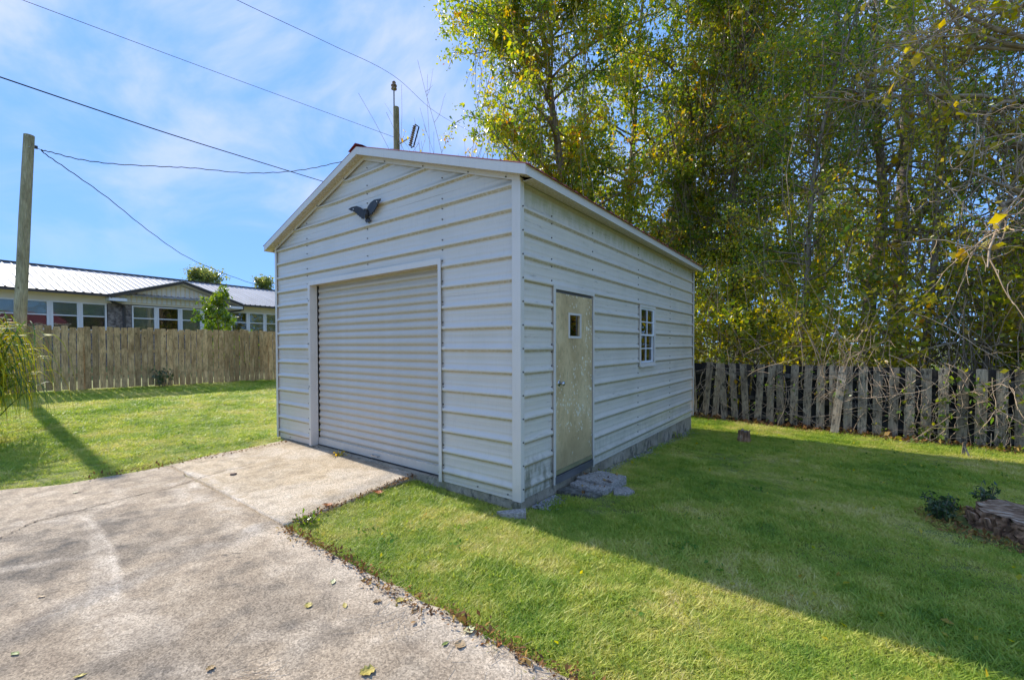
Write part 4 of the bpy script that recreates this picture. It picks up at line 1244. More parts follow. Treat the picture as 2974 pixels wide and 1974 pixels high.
def hwindow(x0, x1, blind, screen):
    z0, z1, zm = WZ0, WZ1, 2.255
    m = MB()
    t = 0.06
    m.box(x0, x0 + t, -0.02, 0.10, z0, z1).box(x1 - t, x1, -0.02, 0.10, z0, z1).box(x0 + t, x1 - t, -0.018, 0.10, z1 - t, z1).box(x0 + t, x1 - t, -0.018, 0.10, z0, z0 + t).box(x0 + t, x1 - t, -0.015, 0.09, zm - 0.025, zm + 0.025)
    f = m.build('window', MT['whitepaint'], HS)
    hb('pane', MT['glass_house'], (x0 + t, x1 - t, 0.02, 0.024, zm + 0.025, z1 - t), parent=f)
    hb('pane', MT['glass_house'], (x0 + t, x1 - t, 0.035, 0.039, z0 + t, zm - 0.025), parent=f)
    if blind:
        hb('blind', MT['blind'], (x0 + t, x1 - t, 0.07, 0.075, zm, z1 - t), parent=f)
        hb('blind', MT['screen'] if screen else MT['blind'], (x0 + t, x1 - t, 0.07, 0.075, z0 + t, zm), parent=f)
for k in range(6):
    x1 = 3.22 - 0.925 * k
    hwindow(x1 - 0.86, x1, True, True)
    hb('mullion', MT['whitepaint'], (x1 - 0.925, x1 - 0.86, 0.0, 0.11, WZ0, WZ1))
for k in range(4):
    x0 = 4.13 + 1.0 * k
    hwindow(x0, x0 + 0.93, k % 2 == 0, False)
    if k < 3: hb('mullion', MT['whitepaint'], (x0 + 0.93, x0 + 1.0, 0.0, 0.11, WZ0, WZ1))
for k in range(5):
    x0 = 8.53 + 0.97 * k
    hwindow(x0, x0 + 0.90, k > 0, False)
    hb('mullion', MT['whitepaint'], (x0 + 0.90, x0 + 0.97, 0.0, 0.11, WZ0, WZ1))
hb('lower_wall', MT['brick'], (13.4, 20, 0.0, 0.19, WZ0, WZ1))
# main roof
EY, EZ, RY, RZ = -0.48, 3.24, 3.9, 4.76
m = MB()
sx = (RZ - EZ) / (RY - EY)
prf = []
x = -9.0
while x < 21:
    prf += [(x, 0), (x + 0.10, 0), (x + 0.125, 0.035), (x + 0.155, 0.035), (x + 0.18, 0)]
    x += 0.28
for xv, d in prf:
    m.v += [(xv, EY - 0.04, EZ + 0.03 + d), (xv, RY, RZ + 0.03 + d)]
for i in range(len(prf) - 1):
    a = 2 * i
    m.f.append((a, a + 2, a + 3, a + 1))
roof = m.build('roof', MT['roof_metal'], HS)
b0 = MB().quadbox((-9, RY, RZ + 0.02), (30, 0, 0), (0, 4.4, -1.52), (0, 0, 0.03)); b0.build('roof_back_slope', MT['roof_metal'], HS)
hb('ridge_cap', MT['gutter'], (-9, 21, RY - 0.09, RY + 0.09, RZ + 0.045, RZ + 0.10), parent=roof)
hb('soffit', MT['cream'], (-8.9, 3.2, EY, 0.0, EZ - 0.05, EZ - 0.02), (8.9, 20.9, EY, 0.0, EZ - 0.05, EZ - 0.02))
hb('gutter', MT['gutter'], (-9, 3.15, EY - 0.07, EY - 0.012, EZ - 0.09, EZ + 0.012))
hb('gutter', MT['gutter'], (8.95, 21, EY - 0.07, EY - 0.012, EZ - 0.09, EZ + 0.012))
# front gable
GA, GH, GZ_, GY = 6.03, 2.86, 4.20, -0.60
ge = 3.26
for s in (-1, 1):
    xo = GA + s * GH
    m = MB()
    m.prism([(GA, GZ_), (xo, ge), (xo, ge - 0.13), (GA, GZ_ - 0.13)], lambda p: (p[0], GY - 0.03, p[1]), lambda p: (p[0], GY, p[1]))
    m.build('gable_fascia', MT['gutter'], HS)
    m = MB()
    m.prism([(GA, GZ_), (xo, ge), (xo, ge + 0.03), (GA, GZ_ + 0.03)], lambda p: (p[0], GY - 0.06, p[1]), lambda p: (p[0], 3.2, p[1]))
    m.build('gable_roof', MT['roof_metal'], HS)
    m = MB().prism([(GA, GZ_ - 0.14), (xo, ge - 0.14), (xo, ge - 0.12), (GA, GZ_ - 0.12)], lambda p: (p[0], GY, p[1]), lambda p: (p[0], -0.08, p[1]))
    m.build('gable_soffit', MT['cream'], HS)
    hb('eave_return', MT['whitepaint'], (min(xo, xo - s * 0.62), max(xo, xo - s * 0.62), GY + 0.01, 0.0, ge - 0.28, ge - 0.145))
m = MB()
m.prism([(GA, GZ_ - 0.16), (GA - GH + 0.15, ge - 0.12), (GA - GH + 0.15, 3.0), (GA + GH - 0.15, 3.0), (GA + GH - 0.15, ge - 0.12)], lambda p: (p[0], -0.08, p[1]), lambda p: (p[0], -0.03, p[1]))
gw = m.build('gable_wall', MT['whitepaint'], HS)
m = MB()
x = GA - GH + 0.3
while x < GA + GH - 0.25:
    h = GZ_ - 0.2 - abs(x - GA) * (GZ_ - ge) / GH
    m.box(x, x + 0.05, -0.10, -0.081, 3.0, h)
    x += 0.20
o = m.build('batten', MT['cream'], gw); o['kind'] = 'stuff'
MB().tube([(3.22, -0.55, 3.16), (3.24, -0.52, 2.98), (3.34, -0.4, 2.92), (3.75, -0.12, 2.84), (3.82, -0.08, 2.75), (3.82, -0.08, -0.6)], 0.055, 8).build('downspout', MT['gutter'], HS)
MB().tube([(8.93, -0.55, 3.16), (8.93, -0.52, 2.98), (8.78, -0.4, 2.9), (8.40, -0.10, 2.82), (8.34, -0.08, 2.75), (8.34, -0.08, -0.6)], 0.055, 8).build('downspout', MT['gutter'], HS)
hb('far_wall', MT['cream'], (-9, 21, 7.9, 8.0, -0.8, 3.2))

# ------------------------------------------------------------------ poles and wires
up1 = thing('utility_pole', 'bare weathered wooden pole standing behind the dog-eared fence', 'utility pole', (-15.3, -2.18, gzs(-15.3, -2.2)))
m = MB().tube([(0, 0, -0.5), (0, 0.10, 2.2), (0.0, 0.22, 4.8), (0, 0.335, 7.08)], [0.135, 0.125, 0.118, 0.108], 14)
m.build('shaft', MT['pole'], up1)
MB().tube([(-0.13, 0.32, 6.72), (0.16, 0.32, 6.72)], 0.012, 6).build('bolt', MT['galv'], up1)
m = MB().tube([(0.10, 0.32, 6.72), (-0.28, 0.43, 6.90), (-0.40, 0.59, 6.88)], 0.008, 5).box(-0.36, -0.30, 0.46, 0.52, 6.86, 6.94)
m.build('dead_end_clamp', MT['black'], up1)
up2 = thing('utility_pole', 'wooden power pole with insulators and transformer behind the shed roof', 'utility pole', (-12.3, 8.27, -0.1))
MB().tube([(0, 0, -0.5), (-0.03, 0, 6), (-0.09, 0, 11.63)], [0.17, 0.15, 0.125], 14).build('shaft', MT['pole'], up2)
m = MB().box(-0.235, -0.215, -0.03, 0.03, 10.95, 12.42); m.build('insulator_bracket', MT['galv'], up2)
ins = MB().lathe((-0.22, 0, 12.40), [(0.04, 0), (0.12, 0.03), (0.12, 0.07), (0.06, 0.09), (0.06, 0.13), (0.125, 0.16), (0.125, 0.20), (0.07, 0.23), (0.07, 0.28), (0.085, 0.31), (0.05, 0.36)], 14)
ins.build('insulator', MT['cutwood'], up2, True)
m = MB().tube([(0.08, 0, 10.05), (0.50, 0.22, 10.28)], 0.03, 6); m.build('cutout_arm', MT['galv'], up2)
m = MB()
prfp = []
for k in range(10):
    prfp += [(0.045, k * 0.085), (0.085, k * 0.085 + 0.03), (0.045, k * 0.085 + 0.06)]
m.tube([(0.50 + 0.2 * z, 0.24 + 0.14 * z, 9.95 + z) for r, z in prfp], [r for r, z in prfp], 10)
m.build('cutout_insulator', MT['cutwood'], up2)
MB().tube([(0.52, 0.26, 9.88), (0.62, 0.33, 9.92), (0.82, 0.45, 10.72), (0.68, 0.36, 10.83)], 0.03, 6).build('fuse_tube', MT['black'], up2)
tr_ = MB().lathe((0.55, 0.35, 8.2), [(0.01, 0), (0.28, 0.0), (0.29, 0.05), (0.29, 0.8), (0.26, 0.92), (0.05, 1.0), (0.01, 1.0)], 20)
trf = tr_.build('transformer', MT['galv'], up2)
bs = []
for k in range(5):
    bs += [(0.05, 0.98 + k * 0.09), (0.10, 1.01 + k * 0.09), (0.05, 1.05 + k * 0.09)]
MB().lathe((0.75, 0.5, 8.12), bs, 10).build('bushing', MT['cutwood'], trf)
def spline(P, k=8):
    P = [Vector(p) for p in P]
    out = []
    for i in range(len(P) - 1):
        p0, p1, p2, p3 = P[max(i - 1, 0)], P[i], P[i + 1], P[min(i + 2, len(P) - 1)]
        for j in range(k):
            t = j / k
            out.append(0.5 * ((2 * p1) + (p2 - p0) * t + (2 * p0 - 5 * p1 + 4 * p2 - p3) * t * t + (3 * p1 - p0 - 3 * p2 + p3) * t ** 3))
    out.append(P[-1])
    return out
def wire(label, P, r, twist=0):
    Q = spline(P)
    if twist:
        Q = [q + Vector((0, 0, 0.012 * math.sin(i * 1.9))) for i, q in enumerate(Q)]
    m = MB().tube(Q, r, 5, False)
    return tag(m.build('overhead_wire', MT['wire'], None), label, 'wire', 'overhead wires')
wire('thin wire high across the sky, lower of the two reaching the insulator pole', [(-8.68, -4.07, 7.30), (-12.83, -2.12, 9.62), (-14.03, 2.00, 10.57), (-12.40, 8.15, 10.25)], 0.0075)
wire('topmost thin wire passing over the insulator on the power pole', [(-10.96, -1.94, 10.81), (-11.06, 1.74, 11.22), (-11.75, 4.90, 12.05), (-12.50, 8.25, 12.87), (-15.44, 13.55, 14.5), (-18.26, 21.48, 16.63), (-20.26, 32.51, 17.50)], 0.008)
wire('thick dark cable slanting down behind the shed gable', [(-11.13, -3.41, 7.00), (-12.44, -2.50, 7.50), (-12.99, -1.04, 7.68), (-13.68, 0.95, 7.92), (-14.79, 3.88, 8.38), (-15.85, 6.85, 8.83), (-17.28, 12.04, 9.46)], 0.016)
wire('twisted sagging wire from the bare pole to behind the shed roof', [(-15.70, -1.59, 7.11), (-15.87, -1.34, 7.17), (-15.99, -0.80, 7.20), (-15.96, -0.02, 7.31), (-15.50, 1.07, 7.47), (-15.30, 1.98, 7.66), (-14.86, 3.31, 7.82), (-14.55, 4.56, 8.17), (-14.11, 5.52, 8.52), (-13.63, 6.39, 8.93), (-12.38, 8.23, 9.79)], 0.014, 1)
wire('twisted wire dropping from the bare pole to the house roof', [(-15.70, -1.59, 7.11), (-15.72, -1.48, 7.01), (-16.20, -0.97, 6.85), (-17.96, 0.21, 6.69), (-20.71, 1.89, 6.40), (-23.02, 3.89, 5.89), (-25.46, 6.43, 5.62), (-26.55, 8.73, 5.26)], 0.014, 1)

#PART3
# ------------------------------------------------------------------ trees
def path(rng, p, d, Ln, n, wob, gravity=0.0):
    p = np.array(p, float); d = unit(np.array(d, float))
    out = [p.copy()]
    for i in range(n):
        d = unit(d + rng.normal(0, wob, 3) + np.array([0, 0, gravity]))
        p = p + d * Ln / n
        out.append(p.copy())
    return np.array(out)
class Wood:
    """fast many-tube builder"""
    def __init__(self):
        self.V, self.F, self.n = [], [], 0
    def add(self, P, r0, r1, k=4):
        P = np.asarray(P); m = len(P)
        d = np.gradient(P, axis=0); d = unit(d)
        ref = np.where(np.abs(d[:, :1]) < 0.8, np.array([[1., 0, 0]]), np.array([[0., 1, 0]]))
        u = unit(np.cross(d, ref)); w = np.cross(d, u)
        a = np.arange(k) * 2 * math.pi / k
        r = np.linspace(r0, r1, m)[:, None, None]
        V = P[:, None] + r * (u[:, None] * np.cos(a)[None, :, None] + w[:, None] * np.sin(a)[None, :, None])
        i = np.arange(m - 1)[:, None] * k; j = np.arange(k)[None]; j2 = (j + 1) % k
        F = np.stack([i + j, i + j2, i + k + j2, i + k + j], -1).reshape(-1, 4) + self.n
        self.V.append(V.reshape(-1, 3)); self.F.append(F); self.n += m * k
    def build(self, name, mat, parent=None, kind=None):
        if self.n:
            return npmesh(name, np.concatenate(self.V), np.concatenate(self.F), mat, parent, kind, True)
def make_tree(label, x, y, H, r, crown, nlimb, seed, leaf, bark, lean=(0, 0), per=34, lsize=0.125, z0=0.25, vines=0, sub=4, up_=(0.1, 0.7), group=None, name='tree', trunkvis=1.0, spread=0.13, keep=None, wob=0.06, vinemat=None):
    rng = np.random.default_rng(seed)
    g = gzs(x, y)
    root = thing(name, label, 'tree', (x, y, g), 0, group)
    tp = path(rng, (0, 0, -0.2), (lean[0], lean[1], 1), H, 14, wob, 0.05)
    wt = Wood(); wt.add(tp, r, r * 0.18, 9); wt.build('trunk', bark, root)
    wl = Wood(); wv = Wood(); LP = []
    for i in range(nlimb):
        t = z0 + (1 - z0) * ((i + rng.uniform(0, 1)) / nlimb)
        f = t * 14; k = min(int(f), 13); f -= k
        p = tp[k] * (1 - f) + tp[k + 1] * f
        az = rng.uniform(0, 2 * math.pi)
        L_ = crown(t) * rng.uniform(0.65, 1.15)
        el = rng.uniform(*up_)
        lp = path(rng, p, (math.cos(az), math.sin(az), el), L_, 7, 0.16, 0.02)
        rr = r * (1 - 0.75 * t) * 0.42
        wl.add(lp, rr, rr * 0.25, 5)
        for s in range(sub * 2):
            q = rng.uniform(0.25, 1.0) * 7; kk = min(int(q), 6); q -= kk
            sp_ = lp[kk] * (1 - q) + lp[kk + 1] * q
            dd = lp[kk + 1] - lp[kk]; dd = unit(dd) + rng.normal(0, 0.7, 3)
            sl_ = L_ * rng.uniform(0.2, 0.45)
            sb = path(rng, sp_, dd, sl_, 5, 0.22, -0.03)
            wl.add(sb, rr * 0.32, 0.004, 3)
            n = int(per * rng.uniform(0.5, 1.4))
            tt = rng.uniform(0.15, 1.05, n) * 5; ki = np.minimum(tt.astype(int), 4); ft = (tt - ki)[:, None]
            LP.append(sb[ki] * (1 - ft) + sb[ki + 1] * ft + rng.normal(0, spread, (n, 3)))
        n = per
        tt = rng.uniform(0.3, 1.0, n) * 7; ki = np.minimum(tt.astype(int), 6); ft = (tt - ki)[:, None]
        LP.append(lp[ki] * (1 - ft) + lp[ki + 1] * ft + rng.normal(0, spread, (n, 3)))
        for s in range(vines):
            q = rng.uniform(0.1, 0.95) * 7; kk = min(int(q), 6)
            vp = lp[kk] + rng.normal(0, 0.1, 3)
            vl = min(rng.uniform(1.2, 5.0), max(vp[2] - 0.2, 0.3))
            v = path(rng, vp, (rng.normal(0, 0.15), rng.normal(0, 0.15), -1), vl, 9, 0.10, -0.06)
            wv.add(v, 0.013, 0.007, 3)
            n = int(vl * 9)
            ki = rng.integers(0, 9, n); ft = rng.random((n, 1))
            LP.append(v[ki] * (1 - ft) + v[ki + 1] * ft + rng.normal(0, 0.07, (n, 3)))
    wl.build('branches', bark, root)
    wv.build('hanging_vines', vinemat or MT['twig'], root)
    P = np.concatenate(LP)
    if keep is not None:
        P = P[keep(P + np.array([x, y, g]))]
    leaves('crown', P, lsize, leaf, root, rng, droop=0.35, width=0.55)
    return root, tp
cone = lambda a, b: (lambda t: a + (b - a) * t)
egg = lambda R_: (lambda t: R_ * (0.72 + 0.55 * math.sin(math.pi * min(max((t - 0.1) / 0.95, 0), 1))))
TG = 'trees in the woods beyond the mouldy fence'
make_tree('vine-hung tree rising right behind the shed roof, orange leaves at its left edge', -6.45, 12.2, 22.0, 0.22, egg(3.05), 110, 101, MT['leaf_olive'], MT['bark'], per=91, vines=5, z0=0.10, group=TG)
make_tree('tall dense tree smothered in hanging vines, behind the rear of the shed roof', -2.96, 13.6, 22.0, 0.30, egg(3.0), 100, 102, MT['leaf_green'], MT['bark'], per=58, vines=9, z0=0.05, group=TG)
make_tree('yellow-green tree behind the rear corner of the shed', -0.6, 15.2, 20.0, 0.2, egg(2.6), 84, 103, MT['leaf_olive'], MT['bark'], per=53, vines=5, z0=0.06, group=TG)
make_tree('slender dark-trunked tree near the shed end of the mouldy fence', 1.75, 9.75, 11.0, 0.10, egg(1.90), 49, 104, MT['leaf_green'], MT['bark'], lean=(-0.06, 0), per=39, vines=1, z0=0.30, lsize=0.08, group=TG)
make_tree('thick-trunked tree with yellowing leaves behind the middle of the mouldy fence', 3.1, 11.3, 12.5, 0.19, egg(2.46), 57, 105, MT['leaf_olive'], MT['bark'], lean=(0.04, 0), per=32, vines=2, z0=0.36, lsize=0.085, group=TG)
make_tree('light golden tree with open crown just right of the leaning loose board', 3.96, 9.7, 9.5, 0.09, egg(1.90), 44, 106, MT['leaf_gold'], MT['bark'], per=24, vines=1, z0=0.15, lsize=0.08, group=TG)
make_tree('thin grey sapling with sparse leaves, right part of the woods', 4.85, 9.8, 8.5, 0.07, egg(1.68), 39, 107, MT['leaf_olive'], MT['bark'], per=14, vines=2, z0=0.12, lsize=0.075, group=TG)
make_tree('sparse tree with tangled bare stems at the right edge of the woods', 5.75, 11.4, 11.0, 0.13, egg(2.24), 46, 108, MT['leaf_green'], MT['bark'], per=15, vines=3, z0=0.08, lsize=0.085, group=TG)
make_tree('dark evergreen tree filling the gap deep behind the vine-hung trees', -5.0, 14.9, 22.0, 0.2, egg(3.0), 84, 109, MT['leaf_green'], MT['bark'], per=44, vines=1, z0=0.05, lsize=0.15, group=TG)
make_tree('leaning tree deep in the woods between two pines', 1.0, 17.5, 15.0, 0.16, egg(2.69), 52, 110, MT['leaf_gold'], MT['bark'], per=24, vines=1, z0=0.1, lsize=0.15, group=TG)
make_tree('golden tree deep in the woods right of the pines', 8.2, 17.5, 10.0, 0.15, egg(2.69), 46, 111, MT['leaf_gold'], MT['bark'], per=24, vines=1, z0=0.08, lsize=0.15, group=TG)
make_tree('broad green tree far back at the right end of the woods', 11.2, 16.0, 9.5, 0.16, egg(2.91), 52, 112, MT['leaf_green'], MT['bark'], per=24, vines=1, z0=0.08, lsize=0.15, group=TG)

def pine(label, x, y, H, r, seed, z0, nl, group):
    rng = np.random.default_rng(seed)
    g = gzs(x, y)
    root = thing('pine_tree', label, 'pine tree', (x, y, g), 0, group)
    tp = path(rng, (0, 0, -0.2), (0.02, 0, 1), H, 12, 0.012, 0.02)
    w = Wood(); w.add(tp, r, r * 0.45, 12); w.build('trunk', MT['pinebark'], root)
    wl = Wood(); NP, ND = [], []
    for i in range(nl):
        t = z0 + (1 - z0) * (i + rng.random()) / nl
        f = t * 12; k = min(int(f), 11); f -= k
        p = tp[k] * (1 - f) + tp[k + 1] * f
        az = rng.uniform(0, 6.283)
        L_ = rng.uniform(1.4, 3.4)
        lp = path(rng, p, (math.cos(az), math.sin(az), rng.uniform(-0.1, 0.35)), L_, 7, 0.16, 0.03)
        wl.add(lp, 0.055, 0.015, 5)
        for s in range(7):
            kk = rng.integers(2, 7)
            sb = path(rng, lp[kk], unit(lp[kk + (kk < 7)] - lp[kk - 1]) + rng.normal(0, 0.6, 3), rng.uniform(0.3, 0.9), 4, 0.2, 0.05)
            wl.add(sb, 0.014, 0.006, 3)
            n = 85
            e = sb[-1] * 0.7 + sb[-2] * 0.3
            NP.append(np.repeat(e[None], n, 0) + rng.normal(0, 0.05, (n, 3)))
            ND.append(unit(rng.normal(0, 1, (n, 3)) + unit(sb[-1] - sb[-2]) * 0.8 + np.array([0, 0, -0.15])))
    wl.build('branches', MT['pinebark'], root)
    P = np.concatenate(NP); D = np.concatenate(ND)
    n = len(P)
    s = unit(np.cross(D, rng.normal(size=(n, 3)))) * 0.0045
    Ln = rng.uniform(0.22, 0.36, (n, 1))
    V = np.stack([P - s, P + s, P + D * Ln + np.array([0, 0, -0.03])], 1).reshape(-1, 3)
    npmesh('needles', V, np.arange(3 * n).reshape(-1, 3), MT['needle'], root)
PG = 'pines standing above the woods'
pine('tall straight pine with bare grey trunk, nearer the right of the sky', 4.4, 20.5, 21, 0.30, 201, 0.40, 30, PG)
pine('pine half hidden by broadleaf trees, its needles level with the sky gap', 1.6, 22.5, 22, 0.24, 202, 0.42, 28, PG)
pine('distant slim pine at the far right behind the bare stems', 12.5, 22.0, 19, 0.2, 203, 0.4, 24, PG)

# bare vine-laden tree whose limbs reach in from the right
def bare_tree(label, x, y, H, seed):
    rng = np.random.default_rng(seed)
    g = gzs(x, y)
    root = thing('bare_tree', label, 'tree', (x, y, g))
    tp = path(rng, (0, 0, -0.2), (-0.03, 0, 1), H, 12, 0.03, 0.04)
    w = Wood(); w.add(tp, 0.14, 0.05, 9); w.build('trunk', MT['bark'], root)
    wl = Wood(); wt = Wood(); LP = []
    for i in range(21):
        t = 0.24 + 0.76 * i / 26
        k = min(int(t * 12), 11)
        az = rng.uniform(math.pi * 0.85, math.pi * 1.5)
        Lm = rng.uniform(1.6, 4.2)
        lp = path(rng, tp[k], (math.cos(az), math.sin(az) * 0.7, rng.uniform(0.0, 0.55)), Lm, 9, 0.17, -0.01)
        wl.add(lp, 0.045, 0.012, 5)
        for s in range(13):
            kk = rng.integers(1, 9)
            tw = path(rng, lp[kk], rng.normal(0, 0.8, 3) + np.array([-0.3, -0.1, -0.05]), rng.uniform(0.5, 1.9), 8, 0.24, -0.07)
            wt.add(tw, 0.014, 0.005, 3)
            for q in range(3):
                k2 = rng.integers(1, 8)
                t2 = path(rng, tw[k2], rng.normal(0, 1, 3) + np.array([0, 0, -0.4]), rng.uniform(0.25, 0.9), 6, 0.28, -0.05)
                wt.add(t2, 0.007, 0.003, 3)
            if rng.random() < 0.5:
                n = rng.integers(3, 9)
                c = tw[rng.integers(3, 9)]
                LP.append(c + rng.normal(0, 0.10, (n, 3)))
    wl.build('limb', MT['twig'], root)
    wt.build('twigs', MT['whitetwig'], root)
    leaves('yellow_leaves', np.concatenate(LP), 0.13, MT['leaf_yellow'], root, rng, width=0.8)
bare_tree('bare vine-draped tree reaching in from the upper right with yellow leaves', 6.0, 9.95, 11.5, 303)

# hanging bare vine tangle in front of the woods above the fence
def tangle(label, x0, x1, n, seed, zt, leafn, name='vine_tangle', mat='whitetwig', r=0.007):
    rng = np.random.default_rng(seed)
    c = RF0 + RFD * ((x0 + x1) / 2)
    root = thing(name, label, 'vines', (c.x, c.y, gzs(c.x, c.y)))
    w = Wood(); LP = []
    for i in range(n):
        s = rng.uniform(x0, x1) - (x0 + x1) / 2
        off = rng.uniform(-0.16, 0.5)
        p = np.array([RFD.x * s + 0.11 * off, RFD.y * s + off, rng.uniform(*zt)])
        d = (rng.normal(0, 0.6), rng.normal(0, 0.15), rng.normal(-0.5, 0.6))
        v = path(rng, p, d, rng.uniform(0.6, 1.9), 10, 0.22, -0.05)
        v[:, 2] = np.maximum(v[:, 2], 0.03)
        bad = (v[:, 0] * RFD.y * -1 + v[:, 1] * RFD.x)
        v[:, 1] += np.where(v[:, 2] < 1.45, np.minimum(0, -0.10 - bad), 0)
        w.add(v, r * rng.uniform(0.6, 1.2), r * 0.4, 3)
        for q in range(2):
            k2 = rng.integers(2, 9)
            t2 = path(rng, v[k2], rng.normal(0, 1, 3), rng.uniform(0.2, 0.6), 5, 0.3, -0.02)
            w.add(t2, r * 0.5, r * 0.25, 3)
        m = rng.integers(0, leafn + 1)
        if m:
            LP.append(v[rng.integers(0, 11, m)] + rng.normal(0, 0.05, (m, 3)))
    w.build('stems', MT[mat], root)
    if LP:
        leaves('vine_leaves', np.concatenate(LP), 0.075, MT['leaf_green'], root, rng, width=0.6)
tangle('dry bare stems sprawled over the fence end next to the shed', -0.7, 0.6, 26, 401, (0.2, 1.5), 2)
tangle('thick tangle of pale dead vines round the leaning loose board', 2.2, 3.4, 52, 402, (0.5, 2.6), 2)
tangle('green leafed creeper trailing down the fence boards right of the loose board', 3.7, 4.7, 34, 403, (0.15, 1.5), 16, 'creeper')
tangle('leafy creeper over the last fence boards at the right edge', 4.7, 6.2, 44, 404, (0.2, 1.9), 14, 'creeper')
tangle('thin creeper with few leaves on the fence between shed and loose board', 0.9, 2.1, 22, 405, (0.1, 1.45), 6, 'creeper')

# undergrowth: one mass behind the fence
rng = np.random.default_rng(77)
n = 85000
P = np.column_stack([rng.uniform(-7, 13, n), rng.uniform(0, 1, n), rng.uniform(0, 1, n)])
fy = 8.07 - 0.1133 * (P[:, 0] + 0.06)
depth = P[:, 1] ** 1.4 * 5.0 + 0.45
P[:, 1] = fy + depth
top = 1.9 + 0.55 * depth + 1.6 * fbm(P[:, 0] + 20, P[:, 1], 0.5, 12)
P[:, 2] = -0.35 + P[:, 2] ** 0.9 * top
nz = fbm(P[:, 0] + 30, P[:, 2] + P[:, 1] * 0.7 + 30, 0.9, 61)
P = P[nz > 0.44]
leaves('undergrowth', P, 0.11, MT['leaf_gold'], None, rng, 'stuff', droop=0.2, width=0.55)
tag(bpy.data.objects['undergrowth'], 'tangled yellow-green undergrowth filling the edge of the woods', 'undergrowth')
w = Wood()
for i in range(900):
    x = rng.uniform(-6, 12); dpt = rng.uniform(0.35, 5)
    y = 8.07 - 0.1133 * (x + 0.06) + dpt
    w.add(path(rng, (x, y, -0.35), (rng.normal(0, 0.25), rng.normal(0, 0.2), 1), rng.uniform(1.4, 4.5), 8, 0.15, -0.02), 0.012, 0.004, 3)
w.build('undergrowth_stems', MT['twig'], None, 'stuff')
tag(bpy.data.objects['undergrowth_stems'], 'thin brown stems standing in the undergrowth', 'undergrowth')
# far woods that close the view
n = 46000
P = np.column_stack([rng.uniform(-16, 40, n), rng.uniform(18.5, 30, n), rng.random(n)])
hgt = 8.4 + 4.0 * fbm(P[:, 0] + 50, P[:, 1] + 10, 0.16, 14) - 2.2
P[:, 2] = -0.3 + P[:, 2] * hgt
nz = fbm(P[:, 0] + 60, P[:, 2] + 0.6 * P[:, 1] + 20, 0.5, 71)
P = P[nz > 0.46]
leaves('far_woods', P, 0.30, MT['leaf_gold'], None, rng, 'stuff', droop=0.2, width=0.6)
tag(bpy.data.objects['far_woods'], 'golden far woods seen through the nearer trees', 'woods')
n = 30000
P = np.column_stack([rng.uniform(-6.5, 14, n), rng.uniform(8.3, 17, n)])
P = P[P[:, 1] > 8.35 - 0.1133 * P[:, 0]]
P = np.column_stack([P, gz(P[:, 0], P[:, 1]) + 0.015])
leaves('woodland_litter', P, 0.10, MT['litter'], None, rng, 'stuff', droop=0, width=0.6, flat=1.0)
tag(bpy.data.objects['woodland_litter'], 'brown fallen leaves on the floor of the woods', 'leaf litter')

# trees and bush on the house side
make_tree('round oak crown showing above the house roof ridge', -67.9, 19.1, 11.3, 0.4, egg(2.5), 34, 501, MT['leaf_far'], MT['bark'], per=46, lsize=0.30, z0=0.35, spread=0.35, group='distant trees above the house roof')
make_tree('small dark distant tree showing beside the shed wall', -71.5, 28.9, 11.8, 0.35, egg(1.7), 26, 502, MT['leaf_far'], MT['bark'], per=40, lsize=0.28, z0=0.4, spread=0.3, group='distant trees above the house roof')
make_tree('bright green shrub standing against the house behind the picket fence', -17.0, 3.3, 3.5, 0.04, lambda t: 1.25 * (1.15 - 0.85 * t), 34, 503, MT['leaf_bush'], MT['bark'], per=26, lsize=0.10, z0=0.15, sub=2, spread=0.06, name='shrub', up_=(0.6, 1.6), wob=0.05)
bpy.data.objects['shrub']['category'] = 'shrub'
weed('shrub', 'low spreading bright green shrub right of the tall one behind the picket fence', -16.3, 4.1, gzs(-16.3, 4.1), 0.7, 2.25, 380, 0.09, MT['leaf_bush'], 504, 'shrub', 14)
weed('shrub', 'dark clipped shrub under the right hand house windows', -21.5, 6.3, gzs(-21.5, 6.3), 1.1, 1.9, 900, 0.10, MT['leaf_dark'], 505, 'shrub', 40)
# climber by the power pole
def climber(label, x, y, z, seed, stems, H, leafm):
    rng = np.random.default_rng(seed)
    root = thing('climbing_vine', label, 'vines', (x, y, z))
    w = Wood(); LP = []
    for i in range(stems):
        v = path(rng, (rng.normal(0, 0.35), rng.normal(0, 0.3), 0), (rng.normal(0, 0.12), 0, 1), H * rng.uniform(0.55, 1.0), 12, 0.07, 0.0)
        w.add(v, 0.014, 0.005, 3)
        for q in range(5):
            k = rng.integers(4, 12)
            t2 = path(rng, v[k], rng.normal(0, 0.7, 3) + np.array([0, 0, 0.5]), rng.uniform(0.4, 1.3), 6, 0.15, 0.02)
            w.add(t2, 0.007, 0.003, 3)
            if leafm and rng.random() < leafm:
                n = rng.integers(5, 16)
                LP.append(t2[rng.integers(0, 7, n)] + rng.normal(0, 0.05, (n, 3)))
    w.build('stems', MT['bark'], root)
    if LP:
        leaves('foliage', np.concatenate(LP), 0.13, MT['leaf_yellow'], root, rng)
climber('yellow-leaved climbing vine beside the power pole above the shed roof', -9.95, 7.6, 0, 601, 12, 12.6, 0.55)
climber('bare leafless saplings poking above the shed roof left of the woods', -7.75, 8.0, 0, 602, 16, 11.0, 0.10)

